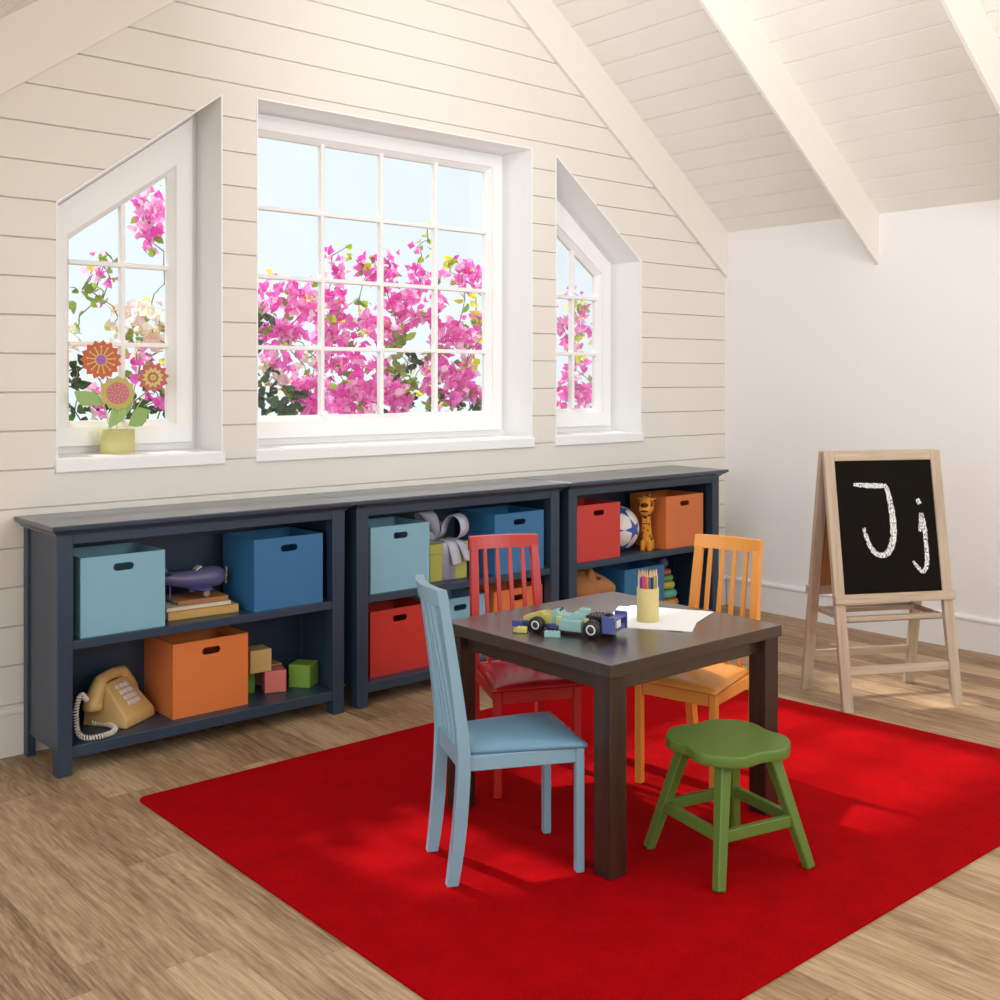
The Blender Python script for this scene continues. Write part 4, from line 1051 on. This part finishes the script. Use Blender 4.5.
for x, R in ((0, .0228), (-.174, .0262)):
    for sy in (-1, 1):
        M = T(x, sy * .057, R) @ Matrix.Rotation(PI / 2, 4, 'X')
        bm = new_bm(); lathe(bm, [(R * .5, -.0125), (R * .86, -.0125), (R, -.009), (R, .009), (R * .86, .0125), (R * .5, .0125), (R * .5, -.0125)], 36, M); w = obj('wheel', bm, ck_, car)
        bm = new_bm(); lathe(bm, [(R * .40, -.0131), (R * .56, -.0131), (R * .56, .0131), (R * .40, .0131), (R * .40, -.0131)], 28, M); rr = obj('rim', bm, MATS['white_plastic'], w)
        bm = new_bm(); lathe(bm, [(0, -.011), (R * .42, -.011), (R * .42, .011), (0, .011)], 20, M); tube(bm, [(x, 0, R), (x, sy * .055, R)], .003, 8); obj('hub', bm, mat('hub_grey', (58, 56, 54), .4, .5), w)
bm = new_bm(); lathe(bm, [(.009, -.002), (.0115, 0), (.009, .002), (.007, 0), (.009, -.002)], 16, T(-.052, 0, .058) @ Matrix.Rotation(1.2, 4, 'Y')); obj('steering_wheel', bm, ck_, car)

bm = new_bm(); box(bm, (-.02, -.008, 0), (.012, .010, .016), .002); box(bm, (.010, -.007, 0), (.02, .007, .012), .002); studs(bm, (-.014, -.005, .004), (-.005, .005), .0158)
tag(obj('loose_brick', bm, cy_, None, (2.168, 2.406, TT), 2.2), 'small yellow loose brick on the table by the front wing of the race car', 'toy brick', 'loose toy bricks')
bm = new_bm(); box(bm, (-.0235, -.008, 0), (.0215, .009, .0165), .001); studs(bm, (-.016, -.0055, .0055, .016), (-.0045, .0045), .0163)
tag(obj('loose_brick', bm, ct_, None, (2.198, 2.302, TT), -.86), 'small teal loose brick lying beside the race car', 'toy brick', 'loose toy bricks')

# ---------------------------------------------------------------- paper, pencil cup, pencils
pap = mat('white_paper', (248, 248, 248), .7, .2)
def sheet(label, P, z):
    cx, cy = sum(p[0] for p in P) / 4, sum(p[1] for p in P) / 4
    bm = new_bm(); prism(bm, [(x - cx, y - cy) for x, y in P], 0, .0012)
    tag(obj('paper_sheet', bm, pap, None, (cx, cy, z)), label, 'paper', 'sheets of paper on the table')
sheet('lower white paper sheet sticking out at the corner nearest the stool', [(2.547, 2.082), (2.802, 2.248), (2.656, 2.472), (2.401, 2.306)], TT + .0002)
sheet('upper white paper sheet under the pencil cup', [(2.527, 2.10), (2.81, 2.211), (2.69, 2.45), (2.407, 2.339)], TT + .0016)
CX, CY, CZ = 2.556, 2.260, TT + .003
bm = new_bm(); lathe(bm, [(0, 0), (.032, 0), (.0335, .0015), (.0335, .101), (.0315, .101), (.0315, .004), (0, .004)], 44)
tag(obj('pencil_cup', bm, mat('kraft_cardboard', (212, 194, 136), .75, .2, var=.04, vscale=40), None, (CX, CY, CZ)), 'tan cardboard pencil cup standing on the white paper', 'pencil cup')
tip = wood('pencil_tip_wood', (206, 166, 124), (232, 198, 158), .6)
vd = Vector((CX, CY, 0)).normalized(); vr = Vector((vd.y, -vd.x, 0))       # away from the window, to the side
cols = [('white', (226, 222, 218), -.0285, -.004), ('violet', (126, 54, 132), -.0225, -.012), ('magenta pink', (206, 74, 128), -.0155, -.018), ('rose', (200, 84, 92), -.0085, -.022), ('orange', (228, 128, 48), -.0015, -.0235), ('bright blue', (52, 104, 172), .0065, -.0225), ('navy blue', (30, 46, 82), .0135, -.019), ('yellow green', (168, 162, 62), .0205, -.014), ('grey brown', (168, 142, 122), .0265, -.006), ('ivory', (232, 220, 196), .0285, .004),
        ('salmon', (214, 124, 100), -.019, .006), ('dark green', (54, 98, 62), -.010, -.006), ('sky blue', (92, 160, 200), -.002, -.01), ('black', (36, 34, 34), .010, -.004), ('brick red', (160, 52, 40), .018, .006)]
for nm, c, dx, dy in cols:
    p = Vector((CX, CY, CZ + .0042)) + vr * dx * .92 + vd * dy * .92
    hgt = .154 + RG.uniform(-.003, .003)
    pc = thing('pencil', '%s coloured pencil standing in the tan cup' % nm, 'pencil', tuple(p), RG.uniform(0, 1), 'coloured pencils in the cup')
    bm = new_bm(); pol = [(.0037 * math.cos(k * PI / 3), .0037 * math.sin(k * PI / 3)) for k in range(6)]
    prism(bm, pol, 0, hgt - .022); pm = mat('pencil_%d_%d_%d' % c, c, .35, .5); obj('shaft', bm, pm, pc)
    bm = new_bm(); lathe(bm, [(.0037, hgt - .022), (.001, hgt - .004)], 8); obj('sharpened_tip', bm, tip, pc)['label'] = 'bare wood tip'
    bm = new_bm(); lathe(bm, [(.0011, hgt - .0045), (0, hgt)], 8); obj('lead', bm, pm, pc)

# ---------------------------------------------------------------- potted paper flowers on the sill
FX, FY, FZ = 1.678, 4.145, 1.0127
pf_ = thing('potted_paper_flowers', 'yellow oval pot of three flat paper flowers on the left window sill', 'potted flowers', (FX, FY, FZ))
bm = new_bm(); t = bmesh.new()
lathe(bm, [(0, 0), (.0655, 0), (.067, .002), (.067, .096), (.0645, .096), (.0645, .085), (0, .085)], 40)
for v in bm.verts: v.co.y *= .62
obj('pot', bm, mat('pot_yellow', (206, 200, 134), .45, .4, var=.02), pf_)
R90 = Matrix.Rotation(PI / 2, 4, 'X'); YAW = rotz(-.22)
def FM(x, z, y=4.12): return T(x - FX, y - FY, z - FZ) @ YAW @ R90
def star(n, ro, ri, ph=0): return [((ro if k % 2 == 0 else ri) * math.cos(ph + PI * k / n), (ro if k % 2 == 0 else ri) * math.sin(ph + PI * k / n)) for k in range(2 * n)]
def circ(r, n=28): return [(r * math.cos(2 * PI * k / n), r * math.sin(2 * PI * k / n)) for k in range(n)]
def fmat(n, c): return mat(n, c, .75, .2)
fo, fy, fp, fk = fmat('felt_orange', (206, 110, 82), ), fmat('felt_yellow', (216, 206, 130)), fmat('felt_violet', (184, 104, 190)), fmat('felt_rose', (198, 112, 108))
fg, fgy = fmat('felt_green', (158, 192, 124)), fmat('felt_mustard', (198, 184, 110))
wire = mat('pale_wire', (206, 200, 150), .5, .4)
def flower(x, z, y, shapes, stem, label):
    M = FM(x, z, y); base = None
    for i, (nm, polys, m) in enumerate(shapes):
        bm = new_bm()
        for P in polys: prism(bm, P, .0018 * i, .0018 * i + .0018 + (.001 if i == 0 else 0), M)
        if base is None: base = obj(nm, bm, m, pf_); base['label'] = label
        else: obj(nm, bm, m, base)
    bm = new_bm(); tube(bm, [Vector((a - FX, b_ - FY, c - FZ)) for a, b_, c in stem], .0017, 6); obj('stem', bm, wire, base)
rays = []
for k in range(13):
    a = 2 * PI * k / 13 + .1; c, s = math.cos(a), math.sin(a)
    rays.append([(.016 * c + .0025 * s, .016 * s - .0025 * c), (.047 * c + .0018 * s, .047 * s - .0018 * c), (.047 * c - .0018 * s, .047 * s + .0018 * c), (.016 * c - .0025 * s, .016 * s + .0025 * c)])
    rays.append([(.049 * c + x, .049 * s + y) for x, y in circ(.0042, 10)])
flower(1.614, 1.372, 4.14, [('flower', [star(15, .0755, .062, .2)], fo), ('petal_rays', rays + [circ(.023)], fy), ('flower_centre', [circ(.0175)], fp)], [(1.614, 4.142, 1.31), (1.618, 4.144, 1.22), (1.655, 4.146, 1.10)], 'orange paper flower with a violet centre')
flower(1.812, 1.306, 4.13, [('flower', [star(12, .0625, .048, .1)], fk), ('petal_ring', [star(12, .0415, .030, .25)], fy), ('inner_petals', [star(10, .0245, .018)], fk), ('flower_centre', [circ(.0115)], fy), ('centre_dot', [circ(.0065)], fgy)], [(1.79, 4.132, 1.252), (1.752, 4.138, 1.19), (1.712, 4.146, 1.10)], 'rose red paper flower with a yellow star')
scal = []
for k in range(72):
    a = 2 * PI * k / 72; r = .0605 + .0035 * math.cos(12 * a); scal.append((r * math.cos(a), r * math.sin(a)))
dots = [[(r * math.cos(a) + x, r * math.sin(a) + y) for x, y in circ(.0026, 8)] for r, n in ((.011, 5), (.022, 9), (.033, 13)) for a in [2 * PI * k / n + r * 30 for k in range(n)]]
flower(1.664, 1.247, 4.105, [('flower', [scal], fgy), ('flower_disc', [circ(.041)], fmat('felt_dusty_rose', (206, 128, 134))), ('dots', dots, fmat('felt_peach', (222, 176, 158)))], [(1.672, 4.108, 1.19), (1.67, 4.12, 1.14), (1.668, 4.135, 1.10)], 'mustard paper flower with a dusty rose disc')
def leaf(pts, y, shade):
    n = len(pts); bm = new_bm(); cx, cz = sum(p[0] for p in pts) / n, sum(p[1] for p in pts) / n
    prism(bm, [(x - cx, z - cz) for x, z in pts], 0, .0025, T(cx - FX, y - FY, cz - FZ) @ R90); obj('leaf', bm, shade, pf_)
fg2 = fmat('felt_leaf', (148, 180, 112))
leaf([(1.512, 1.254), (1.545, 1.256), (1.58, 1.252), (1.606, 1.236), (1.622, 1.206), (1.60, 1.200), (1.565, 1.2), (1.54, 1.2), (1.522, 1.222)], 4.135, fg)
leaf([(1.634, 1.115), (1.638, 1.16), (1.648, 1.195), (1.668, 1.2), (1.7, 1.194), (1.704, 1.17), (1.694, 1.148), (1.664, 1.128)], 4.118, fg)
leaf([(1.714, 1.122), (1.722, 1.15), (1.738, 1.18), (1.754, 1.193), (1.804, 1.18), (1.79, 1.162), (1.784, 1.138), (1.768, 1.12), (1.74, 1.117)], 4.128, fg2)
leaf([(1.70, 1.19), (1.706, 1.215), (1.724, 1.236), (1.732, 1.21), (1.722, 1.18), (1.712, 1.17)], 4.13, fg2)
bm = new_bm(); 
for a, b_ in (((1.622, 1.21), (1.66, 1.10)), ((1.716, 1.12), (1.71, 1.10)), ((1.638, 1.118), (1.645, 1.10))): tube(bm, [(a[0] - FX, 4.135 - FY, a[1] - FZ), (b_[0] - FX, 4.14 - FY, b_[1] - FZ)], .0015, 6)
obj('leaf_stems', bm, wire, pf_)

# ---------------------------------------------------------------- light, sky, camera
w = bpy.data.worlds.new('World'); SC.world = w; w.use_nodes = True
bg = w.node_tree.nodes['Background']; bg.inputs['Color'].default_value = (.81, .91, .97, 1); bg.inputs['Strength'].default_value = 0.96
sd = bpy.data.lights.new('sun', 'SUN'); sd.energy = 4.0; sd.angle = .04; sd.color = (1, .95, .88)
so = bpy.data.objects.new('sun', sd); COL.objects.link(so)
so.rotation_euler = Vector((.07, -1.10, -1.0)).to_track_quat('-Z', 'Y').to_euler()

def area(name, loc, to, sx, sy, e, col):
    ld = bpy.data.lights.new(name, 'AREA'); ld.shape = 'RECTANGLE'; ld.size = sx; ld.size_y = sy; ld.energy = e; ld.color = col
    o = bpy.data.objects.new(name, ld); COL.objects.link(o); o.location = loc
    o.rotation_euler = (Vector(to) - Vector(loc)).to_track_quat('-Z', 'Y').to_euler()
    return o
area('up_fill', (2.9, -1.2, 1.8), (3.9, 1.6, 3.9), 1.6, 1.2, 60, (.90, .96, 1))  # added fill behind the camera, no real lamp; lifts ceiling and upper walls
area('ridge_fill', (2.15, 2.25, 2.7), (4.3, 2.65, 3.05), 1.0, 1.0, 23, (.91, .965, 1))  # added fill above the view, no fixture there; brightens the right roof slope
area('side_fill', (-1.8, 1.3, 1.8), (3.4, 3.0, 1.3), 2.6, 2.2, 26, (.90, .96, 1))  # added soft fill from the open left side, not a real window

cd = bpy.data.cameras.new('camera'); cam = bpy.data.objects.new('camera', cd); COL.objects.link(cam)
cam.location = (0, 0, 1.3); cam.rotation_euler = (PI / 2, 0, -math.atan2(1116, 1285))
cd.sensor_width = 36; cd.lens = 36 * 1.116; cd.shift_y = -.121; cd.clip_start = .05
SC.camera = cam
vs = SC.view_settings; vs.view_transform = 'Standard'; vs.look = 'None'; vs.exposure = 0.20; vs.gamma = 1; vs.use_curve_mapping = False
